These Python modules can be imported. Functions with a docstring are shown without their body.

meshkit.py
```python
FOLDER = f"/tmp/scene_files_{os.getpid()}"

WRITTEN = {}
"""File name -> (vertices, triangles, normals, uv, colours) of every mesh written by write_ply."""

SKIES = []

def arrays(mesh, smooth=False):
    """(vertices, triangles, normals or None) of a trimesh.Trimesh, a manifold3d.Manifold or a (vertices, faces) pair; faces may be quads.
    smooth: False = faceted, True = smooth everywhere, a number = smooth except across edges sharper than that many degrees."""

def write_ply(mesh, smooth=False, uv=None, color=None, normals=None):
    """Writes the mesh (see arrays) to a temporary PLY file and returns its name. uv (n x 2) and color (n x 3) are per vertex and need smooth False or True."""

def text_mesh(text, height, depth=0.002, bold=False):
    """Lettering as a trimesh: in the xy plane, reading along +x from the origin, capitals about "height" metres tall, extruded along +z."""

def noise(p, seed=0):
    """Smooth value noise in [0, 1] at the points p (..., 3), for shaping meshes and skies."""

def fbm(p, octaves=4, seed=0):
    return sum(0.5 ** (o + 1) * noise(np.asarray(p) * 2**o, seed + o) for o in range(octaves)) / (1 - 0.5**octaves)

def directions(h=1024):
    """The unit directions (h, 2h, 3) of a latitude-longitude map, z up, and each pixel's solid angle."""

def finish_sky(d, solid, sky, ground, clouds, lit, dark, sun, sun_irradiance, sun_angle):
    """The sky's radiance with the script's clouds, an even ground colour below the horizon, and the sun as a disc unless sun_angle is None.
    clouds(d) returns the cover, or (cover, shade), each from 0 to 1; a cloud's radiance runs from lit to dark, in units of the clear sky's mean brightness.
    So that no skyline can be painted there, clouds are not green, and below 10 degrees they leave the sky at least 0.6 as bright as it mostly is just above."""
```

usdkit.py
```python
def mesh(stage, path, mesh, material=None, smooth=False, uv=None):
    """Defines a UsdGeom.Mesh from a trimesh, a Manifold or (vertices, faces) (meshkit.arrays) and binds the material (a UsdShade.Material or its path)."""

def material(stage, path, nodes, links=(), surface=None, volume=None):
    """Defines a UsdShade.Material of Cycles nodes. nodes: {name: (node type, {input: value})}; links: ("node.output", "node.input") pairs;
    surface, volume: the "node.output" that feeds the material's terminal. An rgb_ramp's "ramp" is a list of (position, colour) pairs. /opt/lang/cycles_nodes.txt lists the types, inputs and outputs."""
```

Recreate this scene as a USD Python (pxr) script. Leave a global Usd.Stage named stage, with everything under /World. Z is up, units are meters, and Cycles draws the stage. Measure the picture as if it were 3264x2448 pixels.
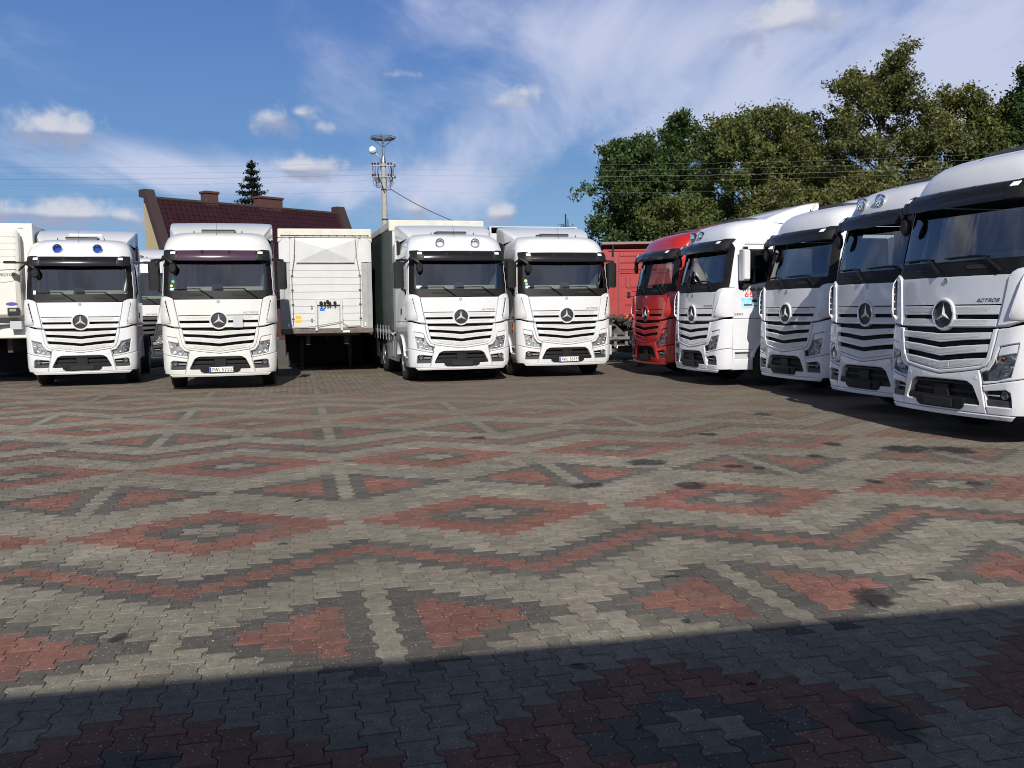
import math, random
import numpy as np, trimesh, shapely
from shapely import geometry as sg, affinity, ops
from scipy.interpolate import PchipInterpolator
import usdkit, meshkit
from pxr import Usd, UsdGeom, UsdLux, UsdShade, Sdf, Gf, Vt

stage = Usd.Stage.CreateInMemory()
UsdGeom.SetStageUpAxis(stage, 'Z')
UsdGeom.Xform.Define(stage, '/World')
stage.SetDefaultPrim(stage.GetPrimAtPath('/World'))
UsdGeom.Scope.Define(stage, '/World/Looks')
rng = np.random.default_rng(7)
PI = math.pi

# ------------------------------------------------------------------ camera, sun, sky, exposure
EYE = 1.676
PITCH = math.atan(72.7 / 936.3)
ROLL = math.radians(0.777)
cam = UsdGeom.Camera.Define(stage, '/World/camera')
cam.CreateHorizontalApertureAttr(36.0)
cam.CreateVerticalApertureAttr(27.0)
cam.CreateFocalLengthAttr(36.0 * 936.3 / 1024)
cam.CreateClippingRangeAttr((0.1, 5000.0))
cam.CreateExposureAttr(0.16)
cam.AddTranslateOp().Set((0, 0, EYE))
cam.AddRotateXOp().Set(90 - math.degrees(PITCH))
cam.AddRotateZOp().Set(-math.degrees(ROLL))

SKY_STRENGTH = 0.062
SUN_EL = math.radians(36.0)
SUN_AZ = math.radians(180 - 5.0)                       # measured from +y towards +x: behind the camera, a little right
SUN = np.array([math.sin(SUN_AZ) * math.cos(SUN_EL), math.cos(SUN_AZ) * math.cos(SUN_EL), math.sin(SUN_EL)])
sun = UsdLux.DistantLight.Define(stage, '/World/sun')
sun.CreateIntensityAttr(1.25)
sun.CreateAngleAttr(0.53)
sun.CreateColorAttr(Gf.Vec3f(1.0, 0.95, 0.88))
sun.GetPrim().CreateAttribute('inputs:normalize', Sdf.ValueTypeNames.Bool).Set(True)
zr = SUN / np.linalg.norm(SUN)
xr = np.cross([0, 0, 1.0], zr); xr /= np.linalg.norm(xr)
yr = np.cross(zr, xr)
sun.AddTransformOp().Set(Gf.Matrix4d(*[float(v) for v in (*xr, 0, *yr, 0, *zr, 0, 0, 0, 30, 1)]))


def sky_dir(az, el):
    """Direction towards an azimuth (from +y towards +x) and an elevation, in degrees."""
    az, el = math.radians(az), math.radians(el)
    return np.array([math.sin(az) * math.cos(el), math.cos(az) * math.cos(el), math.sin(el)])


# heaped clouds and veils of high cloud: azimuth, elevation, half width, half height (degrees), strength
PUFFS = [(-25.4, 10.2, 2.7, 1.2, 1.0), (-26.5, 9.7, 1.7, 0.9, 0.9), (-24.2, 9.9, 1.6, 0.8, 0.8), (-13.5, 11.1, 1.6, 1.1, 1.05), (-12.3, 11.6, 1.2, 0.6, 0.95), (-11.2, 10.8, 0.9, 0.5, 0.6), (-12.2, 8.5, 2.3, 0.9, 1.0), (-13.7, 8.4, 1.4, 0.5, 0.7), (-0.4, 12.3, 2.4, 0.7, 0.62), (0.9, 12.9, 1.3, 0.5, 0.5), (16.0, 16.0, 3.4, 1.4, 1.0), (13.9, 15.2, 2.6, 1.0, 0.85), (-0.3, 5.8, 1.3, 0.7, 1.0), (-5.6, 6.2, 3.5, 0.9, 0.75), (-27.0, 5.6, 4.8, 1.0, 1.0), (-23.8, 5.5, 3.7, 0.9, 0.9), (2.5, 6.2, 1.7, 0.5, 0.55), (-6.8, 13.8, 2.1, 0.4, 0.6), (72.4, 34.1, 8.9, 2.3, 1.0), (114.0, 12.8, 8.2, 2.5, 1.0), (170.4, 34.4, 8.6, 3.1, 1.0), (201.1, 16.9, 8.9, 2.9, 1.0), (263.1, 38.3, 5.7, 3.3, 1.0), (306.7, 18.4, 7.7, 2.4, 1.0), (168, 25.0, 9.0, 4.5, 1.0), (183, 28.0, 10.0, 5.0, 1.0), (198, 23.0, 9.0, 5.0, 1.0), (176, 35.0, 11.0, 4.0, 0.9), (207, 31.0, 8.0, 4.0, 0.9), (152, 30.0, 9.0, 4.0, 1.0)]  # southern puffs are out of view, placed to show as reflections in the windscreens
VEILS = [(-23.6, 8.7, 13.6, 1.1, 0.42), (-14.8, 7.6, 10.8, 0.9, 0.36), (-5.6, 7.0, 8.5, 1.4, 0.28), (11.0, 13.7, 14.7, 4.0, 0.38), (4.3, 16.3, 7.4, 3.1, 0.22), (22.4, 14.9, 11.9, 4.8, 0.34), (15.0, 10.7, 10.8, 1.7, 0.28), (-9.5, 16.1, 8.5, 2.3, 0.08), (32.3, 10.5, 8.5, 5.7, 0.3), (0.0, 9.4, 5.7, 1.1, 0.14), (80, 28.0, 26.0, 11.0, 0.44), (145, 34.0, 24.0, 12.0, 0.44), (190, 40.0, 24.0, 14.0, 0.44), (235, 32.0, 24.0, 12.0, 0.44), (290, 28.0, 26.0, 11.0, 0.44), (182, 27.0, 30.0, 11.0, 0.44)]  # veils behind the camera are out of view, placed to lighten the windscreen reflections


def build_sky():
    nodes = {
        'geo': ('texture_coordinate', {}),
        'sky': ('sky_texture', {'sky_type': 'single_scattering', 'sun_disc': False, 'sun_elevation': SUN_EL, 'sun_rotation': SUN_AZ % (2 * PI),
                                'air_density': 1.0, 'aerosol_density': 0.35, 'ozone_density': 1.2, 'altitude': 100.0}),
        'sat': ('hsv', {'hue': 0.510, 'saturation': 1.32, 'value': 1.36, 'fac': 1.0}),
        'lift': ('vector_math', {'math_type': 'add', 'vector2': (0, 0, 0.22)}),
        'hz': ('map_range', {'range_type': 'smoothstep', 'from_min': -0.02, 'from_max': 0.36, 'to_min': 0.88, 'to_max': 0.80, 'clamp': True}), 'pale': ('mix_color', {'use_clamp': False}),
        'zr': ('map_range', {'from_min': 0.0, 'from_max': 1.0, 'to_min': 0.0, 'to_max': 1.0, 'clamp': True}), 'grad': ('rgb_ramp', {'ramp': [(0.0, (.52, .81, 1.10)), (0.07, (.41, .70, 1.04)), (0.17, (.25, .50, .95)), (0.30, (.175, .355, .86)), (0.40, (.135, .27, .68)), (0.62, (.078, .12, .24)), (1.0, (.065, .09, .15))]}), 'gs': ('vector_math', {'math_type': 'scale', 'scale': 9.6}),
        'sep': ('separate_xyz', {}),
        'zc': ('math', {'math_type': 'maximum', 'value2': 0.02}), 'zadd': ('math', {'math_type': 'add', 'value2': 0.16}),
        'px': ('math', {'math_type': 'divide'}), 'py': ('math', {'math_type': 'divide'}), 'plane': ('combine_xyz', {}),
        'cmap': ('mapping', {'mapping_type': 'point', 'rotation': (0, 0, math.radians(24)), 'scale': (2.3, 0.85, 1.0), 'location': (3.1, 0.55, 0)}),
        'cir': ('noise_texture', {'scale': 1.0, 'detail': 10.0, 'roughness': 0.56, 'lacunarity': 2.1, 'distortion': 0.6}),
        'cov': ('map_range', {'range_type': 'smoothstep', 'from_min': 0.90, 'from_max': 1.62, 'to_min': 0.0, 'to_max': 0.82, 'clamp': True}),
        'csum': ('math', {'math_type': 'multiply_add', 'value2': 1.7}),
        'mixc': ('mix_color', {'b': (9.0, 9.6, 12.2), 'use_clamp': False}),
        'bg': ('background_shader', {'strength': SKY_STRENGTH}),
        'pn': ('noise_texture', {'scale': 24.0, 'detail': 8.0, 'roughness': 0.58, 'distortion': 0.15}), 'pn2': ('noise_texture', {'scale': 60.0, 'detail': 4.0, 'roughness': 0.6}),
    }
    links = [('geo.generated', 'lift.vector1'), ('lift.vector', 'sky.vector'), ('sky.color', 'sat.color'), ('sep.z', 'hz.value'), ('hz.result', 'pale.fac'), ('sat.color', 'pale.a'), ('sep.z', 'zr.value'), ('zr.result', 'grad.fac'), ('grad.color', 'gs.vector1'), ('gs.vector', 'pale.b'), ('geo.generated', 'sep.vector'), ('sep.z', 'zc.value1'), ('zc.value', 'zadd.value1'),
             ('sep.x', 'px.value1'), ('zadd.value', 'px.value2'), ('sep.y', 'py.value1'), ('zadd.value', 'py.value2'), ('px.value', 'plane.x'), ('py.value', 'plane.y'),
             ('plane.vector', 'cmap.vector'), ('cmap.vector', 'cir.vector'), ('cir.fac', 'csum.value1'), ('csum.value', 'cov.value'), ('cov.result', 'mixc.fac'), ('pale.result', 'mixc.a'),
             ('geo.generated', 'pn.vector'), ('geo.generated', 'pn2.vector')]

    def ellipse(key, az, el, rx, ry, amp, reach):
        d = sky_dir(az, el)
        right = np.array([math.cos(math.radians(az)), -math.sin(math.radians(az)), 0.0])
        up = np.cross(right, d)
        for k, (ax, s) in enumerate(((right, math.radians(rx)), (up, math.radians(ry)))):
            nodes[f'{key}d{k}'] = ('vector_math', {'math_type': 'dot_product', 'vector2': tuple(ax / s)})
            links.append(('geo.generated', f'{key}d{k}.vector1'))
        nodes[key + 'f'] = ('vector_math', {'math_type': 'dot_product', 'vector2': tuple(d)})
        nodes[key + 'v'] = ('combine_xyz', {}); nodes[key + 'l'] = ('vector_math', {'math_type': 'length'})
        nodes[key + 'r'] = ('map_range', {'range_type': 'linear' if reach < 1.8 else 'smoothstep', 'from_min': 0.0, 'from_max': reach, 'to_min': amp, 'to_max': 0.0, 'clamp': True})
        nodes[key + 'g'] = ('math', {'math_type': 'greater_than', 'value2': 0.2}); nodes[key + 'm'] = ('math', {'math_type': 'multiply'})
        links.extend([('geo.generated', key + 'f.vector1'), (key + 'd0.value', key + 'v.x'), (key + 'd1.value', key + 'v.y'), (key + 'v.vector', key + 'l.vector1'), (key + 'l.value', key + 'r.value'),
                      (key + 'f.value', key + 'g.value1'), (key + 'r.result', key + 'm.value1'), (key + 'g.value', key + 'm.value2')])
        return key + 'm.value', key + 'd1.value'

    def chain(op, key, outs):
        prev = outs[0]
        for i, o in enumerate(outs[1:]):
            nodes[f'{key}{i}'] = ('math', {'math_type': op})
            links.extend([(prev, f'{key}{i}.value1'), (o, f'{key}{i}.value2')])
            prev = f'{key}{i}.value'
        return prev
    veil = chain('add', 'vs', [ellipse(f'e{i}', *p, 2.0)[0] for i, p in enumerate(VEILS)])
    links.append((veil, 'csum.value3'))
    ms, hs = [], []
    for i, p in enumerate(PUFFS):
        m, h = ellipse(f'u{i}', *p, 1.5)
        nodes[f'h{i}'] = ('math', {'math_type': 'multiply'})
        links.extend([(m, f'h{i}.value1'), (h, f'h{i}.value2')])
        ms.append(m); hs.append(f'h{i}.value')
    puff, height = chain('maximum', 'px_', ms), chain('add', 'ph_', hs)
    nodes.update({
        'pm': ('math', {'math_type': 'multiply_add', 'value2': 1.7}), 'pb': ('math', {'math_type': 'multiply_add', 'value2': 0.45}),
        'pc': ('map_range', {'range_type': 'smoothstep', 'from_min': 1.36, 'from_max': 1.98, 'to_min': 0.0, 'to_max': 0.9, 'clamp': True}),
        'gate': ('math', {'math_type': 'greater_than', 'value2': 0.001}), 'pg': ('math', {'math_type': 'multiply'}),
        'hs': ('map_range', {'range_type': 'smoothstep', 'from_min': -0.22, 'from_max': 0.22, 'to_min': 0.0, 'to_max': 1.0, 'clamp': True}),
        'hn': ('math', {'math_type': 'multiply_add', 'value2': 0.7, 'value3': -0.35}), 'ha': ('math', {'math_type': 'add'}),
        'pcol': ('mix_color', {'a': (5.0, 5.6, 7.8), 'b': (9.6, 9.8, 10.8), 'use_clamp': False}), 'mixp': ('mix_color', {'use_clamp': False})})
    links.extend([('pn2.fac', 'pb.value1'), ('pn.fac', 'pm.value1'), (puff, 'pm.value3'), ('pm.value', 'pb.value3'), ('pb.value', 'pc.value'), (puff, 'gate.value1'), ('pc.result', 'pg.value1'), ('gate.value', 'pg.value2'),
                  ('pn.fac', 'hn.value1'), ('hn.value', 'ha.value1'), (height, 'ha.value2'), ('ha.value', 'hs.value'), ('hs.result', 'pcol.fac'), ('pg.value', 'mixp.fac'), ('mixc.result', 'mixp.a'), ('pcol.result', 'mixp.b'), ('mixp.result', 'bg.color')])
    m = usdkit.material(stage, '/World/Looks/sky', nodes, links, surface='bg.background')
    dome = UsdLux.DomeLight.Define(stage, '/World/sky')
    dome.CreateIntensityAttr(1.0)
    UsdShade.MaterialBindingAPI.Apply(dome.GetPrim()).Bind(m)
    dome.GetPrim().SetCustomDataByKey('kind', 'structure')


build_sky()

# ------------------------------------------------------------------ helpers: prims and labels
_names = {}


def numbered(parent, name):
    k = _names[(parent, name)] = _names.get((parent, name), -1) + 1
    return f'{parent}/{name}' if k == 0 else f'{parent}/{name}_{k:03d}'


def tag(prim, label=None, cat=None, group=None, kind=None):
    p = prim.GetPrim()
    for key, v in (('label', label), ('category', cat), ('group', group), ('kind', kind)):
        if v:
            p.SetCustomDataByKey(key, v)
    return prim


def thing(name, label, cat, loc=(0, 0, 0), rz=0.0, group=None, kind=None):
    path = numbered('/World', name)
    x = UsdGeom.Xform.Define(stage, path)
    x.AddTranslateOp().Set(Gf.Vec3d(*map(float, loc)))
    if rz:
        x.AddRotateZOp().Set(math.degrees(rz))
    tag(x, label, cat, group, kind)
    return path


def group_part(parent, name, label=None):
    path = numbered(parent, name)
    tag(UsdGeom.Xform.Define(stage, path), label)
    return path


def part(parent, name, mesh, mat, smooth=30, label=None, kind=None):
    path = numbered(parent, name)
    m = usdkit.mesh(stage, path, mesh, mat, smooth=smooth)
    tag(m, label, None, None, kind)
    return path


def prim(path):
    return stage.GetPrimAtPath(path)


# ------------------------------------------------------------------ helpers: shapes
def cat(*ms):
    vs, fs, n = [], [], 0
    for m in ms:
        v, f = (m.vertices, m.faces) if hasattr(m, 'faces') else m
        vs.append(np.asarray(v, float)); fs.append(np.asarray(f, int) + n); n += len(v)
    return np.vstack(vs), np.vstack(fs)


def cbox(x0, x1, y0, y1, z0, z1, c=0.006):
    """A box with chamfered edges."""
    c = min(c, (x1 - x0) * .45, (y1 - y0) * .45, (z1 - z0) * .45)
    p = []
    for sx in (0, 1):
        for sy in (0, 1):
            for sz in (0, 1):
                b = np.array([x1 if sx else x0, y1 if sy else y0, z1 if sz else z0])
                d = np.array([-c if sx else c, -c if sy else c, -c if sz else c])
                for k in range(3):
                    q = b + d; q[k] = b[k]; p.append(q)
    h = trimesh.convex.convex_hull(np.array(p))
    return np.array(h.vertices), np.array(h.faces)


def hull(pts):
    h = trimesh.convex.convex_hull(np.asarray(pts, float))
    return np.array(h.vertices), np.array(h.faces)


def tube(points, r, n=8, caps=True):
    p = np.asarray(points, float); m = len(p)
    r = np.broadcast_to(np.asarray(r, float), (m,))
    t = np.gradient(p, axis=0); t /= np.linalg.norm(t, axis=1, keepdims=True) + 1e-12
    ref = np.array([0, 0, 1.0]) if abs(t[:, 2]).mean() < .8 else np.array([1.0, 0, 0])
    a = np.cross(t, ref); a /= np.linalg.norm(a, axis=1, keepdims=True) + 1e-12
    b = np.cross(t, a)
    ang = np.arange(n) * 2 * PI / n
    v = (p[:, None] + r[:, None, None] * (np.cos(ang)[None, :, None] * a[:, None] + np.sin(ang)[None, :, None] * b[:, None])).reshape(-1, 3)
    i, j = np.meshgrid(np.arange(m - 1), np.arange(n), indexing='ij')
    q = np.stack([i * n + j, (i + 1) * n + j, (i + 1) * n + (j + 1) % n, i * n + (j + 1) % n], -1).reshape(-1, 4)
    f = np.vstack([q[:, [0, 1, 2]], q[:, [0, 2, 3]]])
    if caps:
        k = len(v)
        v = np.vstack([v, p[0], p[-1]])
        jj = np.arange(n)
        f = np.vstack([f, np.stack([np.full(n, k), jj, (jj + 1) % n], 1), np.stack([np.full(n, k + 1), (m - 1) * n + (jj + 1) % n, (m - 1) * n + jj], 1)])
    return v, f


def lathe(profile, axis='x', n=32, center=(0, 0, 0), closed=False):
    """Revolves (radius, along) pairs about an axis."""
    pr = np.asarray(profile, float); m = len(pr)
    ang = np.arange(n) * 2 * PI / n
    r, h = pr[:, 0][:, None], np.repeat(pr[:, 1][:, None], n, 1)
    u, w = r * np.cos(ang), r * np.sin(ang)
    v = {'x': np.stack([h, u, w], -1), 'y': np.stack([w, h, u], -1), 'z': np.stack([u, w, h], -1)}[axis].reshape(-1, 3) + center
    i, j = np.meshgrid(np.arange(m if closed else m - 1), np.arange(n), indexing='ij')
    i2 = (i + 1) % m
    q = np.stack([i * n + j, i * n + (j + 1) % n, i2 * n + (j + 1) % n, i2 * n + j], -1).reshape(-1, 4)
    return v, np.vstack([q[:, [0, 1, 2]], q[:, [0, 2, 3]]])


def move(m, d, rx=0, ry=0, rz=0, s=1.0):
    v, f = (m.vertices, m.faces) if hasattr(m, 'faces') else m
    R = trimesh.transformations.euler_matrix(rx, ry, rz)[:3, :3]
    return np.asarray(v) * s @ R.T + np.asarray(d), np.asarray(f)


def mirror(m):
    v, f = m
    return v * [-1, 1, 1], f[:, ::-1]


def prism(poly, axis, a0, a1, c=0.0):
    """A polygon extruded. axis 'x': polygon in (y, z); 'y': in (x, z); 'z': in (x, y)."""
    g = trimesh.creation.extrude_polygon(poly, a1 - a0, engine='earcut')
    v, f = np.array(g.vertices), np.array(g.faces)
    u, w, h = v[:, 0], v[:, 1], v[:, 2] + a0
    if axis == 'x':
        return np.stack([h, u, w], 1), f
    if axis == 'y':
        return np.stack([u, h, w], 1), f[:, ::-1]
    return np.stack([u, w, h], 1), f


def rnd(poly, r, k=4):
    """Rounds the corners of a polygon."""
    p = poly.buffer(-r, join_style=2).buffer(r, quad_segs=k)
    return p.buffer(r, join_style=2).buffer(-r, quad_segs=k) if p.geom_type == 'Polygon' and not p.is_empty else poly


def P(*pts):
    return sg.Polygon(pts)


def sym(*pts):
    """A polygon mirrored about x = 0, from its right half listed from top centre line to bottom centre line."""
    return sg.Polygon(list(pts) + [(-x, z) for x, z in reversed(pts) if abs(x) > 1e-9])


def flip(poly):
    return affinity.scale(poly, -1, 1, origin=(0, 0))


def polys(g):
    return [x for x in getattr(g, 'geoms', [g]) if x.geom_type == 'Polygon' and x.area > 1e-9]


def drape(poly, surf, t1, t0=None, c=0.004, sx=0.1, sz=0.25):
    """Lays a flat polygon onto a curved surface: its face t1 above the surface with a chamfered edge, and walls down to t0."""
    idx, V2, F = {}, [], []

    def vid(p):
        k = (round(p[0] * 1e6), round(p[1] * 1e6))
        if k not in idx:
            idx[k] = len(V2); V2.append((p[0], p[1]))
        return idx[k]
    for pg in polys(poly):
        regions = [pg]
        if c > 0:
            inner = pg.buffer(-c, join_style=2, mitre_limit=3)
            regions = polys(inner) + polys(pg.difference(inner))
        for g in regions:
            x0, z0, x1, z1 = g.bounds
            for i in range(math.floor(x0 / sx + 1e-9), math.ceil(x1 / sx - 1e-9)):
                strip = g.intersection(sg.box(i * sx, z0 - 1, (i + 1) * sx, z1 + 1))
                for st in polys(strip):
                    _, s0, _, s1 = st.bounds
                    for j in range(math.floor(s0 / sz + 1e-9), math.ceil(s1 / sz - 1e-9)):
                        for cell in polys(st.intersection(sg.box(x0 - 1, j * sz, x1 + 1, (j + 1) * sz))):
                            tv, tf = trimesh.creation.triangulate_polygon(cell, engine='earcut')
                            ids = [vid(p) for p in tv]
                            F += [(ids[a], ids[b], ids[d]) for a, b, d in tf if len({ids[a], ids[b], ids[d]}) == 3]
    V2, F = np.array(V2), np.array(F)
    edge = shapely.distance(shapely.points(V2), shapely.union_all(polys(poly)).boundary) < 2e-6
    pos, nor = surf(V2[:, 0], V2[:, 1])
    v = pos + nor * np.where(edge, t1 - c, t1)[:, None]
    fn = np.cross(v[F[:, 1]] - v[F[:, 0]], v[F[:, 2]] - v[F[:, 0]])
    bad = (fn * nor[F].mean(1)).sum(1) < 0
    F[bad] = F[bad][:, ::-1]
    if t0 is not None:
        e = np.vstack([F[:, [0, 1]], F[:, [1, 2]], F[:, [2, 0]]])
        key = np.sort(e, 1)
        _, inv, cnt = np.unique(key, axis=0, return_inverse=True, return_counts=True)
        b = e[(cnt[inv.ravel()] == 1) & edge[e].all(1)]
        lo = pos + nor * t0
        n = len(v)
        v = np.vstack([v, lo])
        F = np.vstack([F, np.stack([b[:, 1], b[:, 0], b[:, 0] + n], 1), np.stack([b[:, 1], b[:, 0] + n, b[:, 1] + n], 1)])
    return v, F


def circle(x, z, r, n=24):
    a = np.arange(n) * 2 * PI / n
    return sg.Polygon(np.stack([x + r * np.cos(a), z + r * np.sin(a)], 1))


# ------------------------------------------------------------------ materials
def mat(name, col, rough=0.5, metal=0.0, coat=0.0, spec=0.5, var=0.0, scale=6.0, bump=0.0, bscale=40.0, col2=None, detail=6.0, coord='object', transl=0.0, stretch=None, vmin=.3, vmax=.7):
    nodes = {'p': ('principled_bsdf', {'base_color': col, 'roughness': rough, 'metallic': metal, 'coat_weight': coat, 'coat_roughness': 0.04, 'specular_ior_level': spec})}
    links, out = [], 'p.BSDF'
    if var or col2 is not None or bump:
        nodes['tc'] = ('texture_coordinate', {}) if coord == 'object' else ('geometry', {})
        src = 'tc.object' if coord == 'object' else 'tc.position'
        nodes['map'] = ('mapping', {'mapping_type': 'point', 'scale': stretch or (1, 1, 1)})
        links.append((src, 'map.vector'))
        src = 'map.vector'
    if var or col2 is not None:
        c2 = col2 if col2 is not None else tuple(x * (1 - var) for x in col)
        nodes['n'] = ('noise_texture', {'scale': scale, 'detail': detail, 'roughness': 0.6})
        nodes['r'] = ('rgb_ramp', {'ramp': [(vmin, c2), (vmax, col)]})
        links += [(src, 'n.vector'), ('n.fac', 'r.fac'), ('r.color', 'p.base_color')]
    if bump:
        nodes['bn'] = ('noise_texture', {'scale': bscale, 'detail': 4.0, 'roughness': 0.6})
        nodes['b'] = ('bump', {'strength': 1.0, 'distance': bump})
        links += [(src, 'bn.vector'), ('bn.fac', 'b.height'), ('b.normal', 'p.normal')]
    if transl:
        nodes['t'] = ('translucent_bsdf', {'color': col})
        nodes['mx'] = ('mix_closure', {'fac': transl})
        links += [('p.BSDF', 'mx.closure1'), ('t.BSDF', 'mx.closure2')]
        if 'r' in nodes:
            links.append(('r.color', 't.color'))
        out = 'mx.closure'
    return usdkit.material(stage, '/World/Looks/' + name, nodes, links, surface=out)


def paint(name, col, rough=0.27):
    """Gloss car paint with faint road film: dust that gathers in soft patches."""
    nodes = {'tc': ('texture_coordinate', {}), 'n': ('noise_texture', {'scale': 2.6, 'detail': 9.0, 'roughness': 0.68}), 'n2': ('noise_texture', {'scale': 45.0, 'detail': 3.0}),
             'm': ('map_range', {'from_min': 0.46, 'from_max': 0.74, 'to_min': 0.0, 'to_max': 0.34, 'clamp': True}),
             'c': ('mix_color', {'a': col, 'b': tuple(x * y for x, y in zip(col, (0.72, 0.68, 0.60)))}),
             'rr': ('map_range', {'from_min': 0.3, 'from_max': 0.7, 'to_min': rough - 0.06, 'to_max': rough + 0.12}),
             'b': ('bump', {'strength': 0.3, 'distance': 0.0008}),
             'p': ('principled_bsdf', {'coat_weight': 0.85, 'coat_roughness': 0.05})}
    links = [('tc.object', 'n.vector'), ('tc.object', 'n2.vector'), ('n.fac', 'm.value'), ('m.result', 'c.fac'), ('c.result', 'p.base_color'), ('n.fac', 'rr.value'), ('rr.result', 'p.roughness'),
             ('n.fac', 'b.height'), ('b.normal', 'p.normal')]
    return usdkit.material(stage, '/World/Looks/' + name, nodes, links, surface='p.BSDF')


def mesh_paint(name, col, hole):
    """Perforated grille sheet: painted metal with rows of small punched holes."""
    nodes = {'tc': ('texture_coordinate', {}), 's': ('separate_xyz', {})}
    links = [('tc.object', 's.vector')]
    for a in 'xz':
        nodes['k' + a] = ('math', {'math_type': 'multiply', 'value2': 62.0})
        nodes['f' + a] = ('math', {'math_type': 'fraction'})
        nodes['o' + a] = ('math', {'math_type': 'subtract', 'value2': 0.5})
        links += [(f's.{a}', f'k{a}.value1'), (f'k{a}.value', f'f{a}.value1'), (f'f{a}.value', f'o{a}.value1')]
    nodes['v'] = ('combine_xyz', {}); nodes['l'] = ('vector_math', {'math_type': 'length'})
    nodes['g'] = ('map_range', {'from_min': 0.20, 'from_max': 0.34, 'to_min': 0.0, 'to_max': 1.0, 'clamp': True})
    nodes['c'] = ('mix_color', {'a': hole, 'b': col})
    nodes['p'] = ('principled_bsdf', {'roughness': 0.4})
    links += [('ox.value', 'v.x'), ('oz.value', 'v.y'), ('v.vector', 'l.vector1'), ('l.value', 'g.value'), ('g.result', 'c.fac'), ('c.result', 'p.base_color')]
    return usdkit.material(stage, '/World/Looks/' + name, nodes, links, surface='p.BSDF')


def glass(name, tint, ior=1.5, rough=0.01, floor=0.0):
    nodes = {'f': ('fresnel', {'IOR': ior}), 't': ('transparent_bsdf', {'color': tint}), 'g': ('glossy_bsdf', {'color': (1, 1, 1), 'roughness': rough}),
             'a': ('math', {'math_type': 'add', 'value2': floor}), 'm': ('mix_closure', {})}
    links = [('f.fac', 'a.value1'), ('a.value', 'm.fac'), ('t.BSDF', 'm.closure1'), ('g.BSDF', 'm.closure2')]
    return usdkit.material(stage, '/World/Looks/' + name, nodes, links, surface='m.closure')


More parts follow.
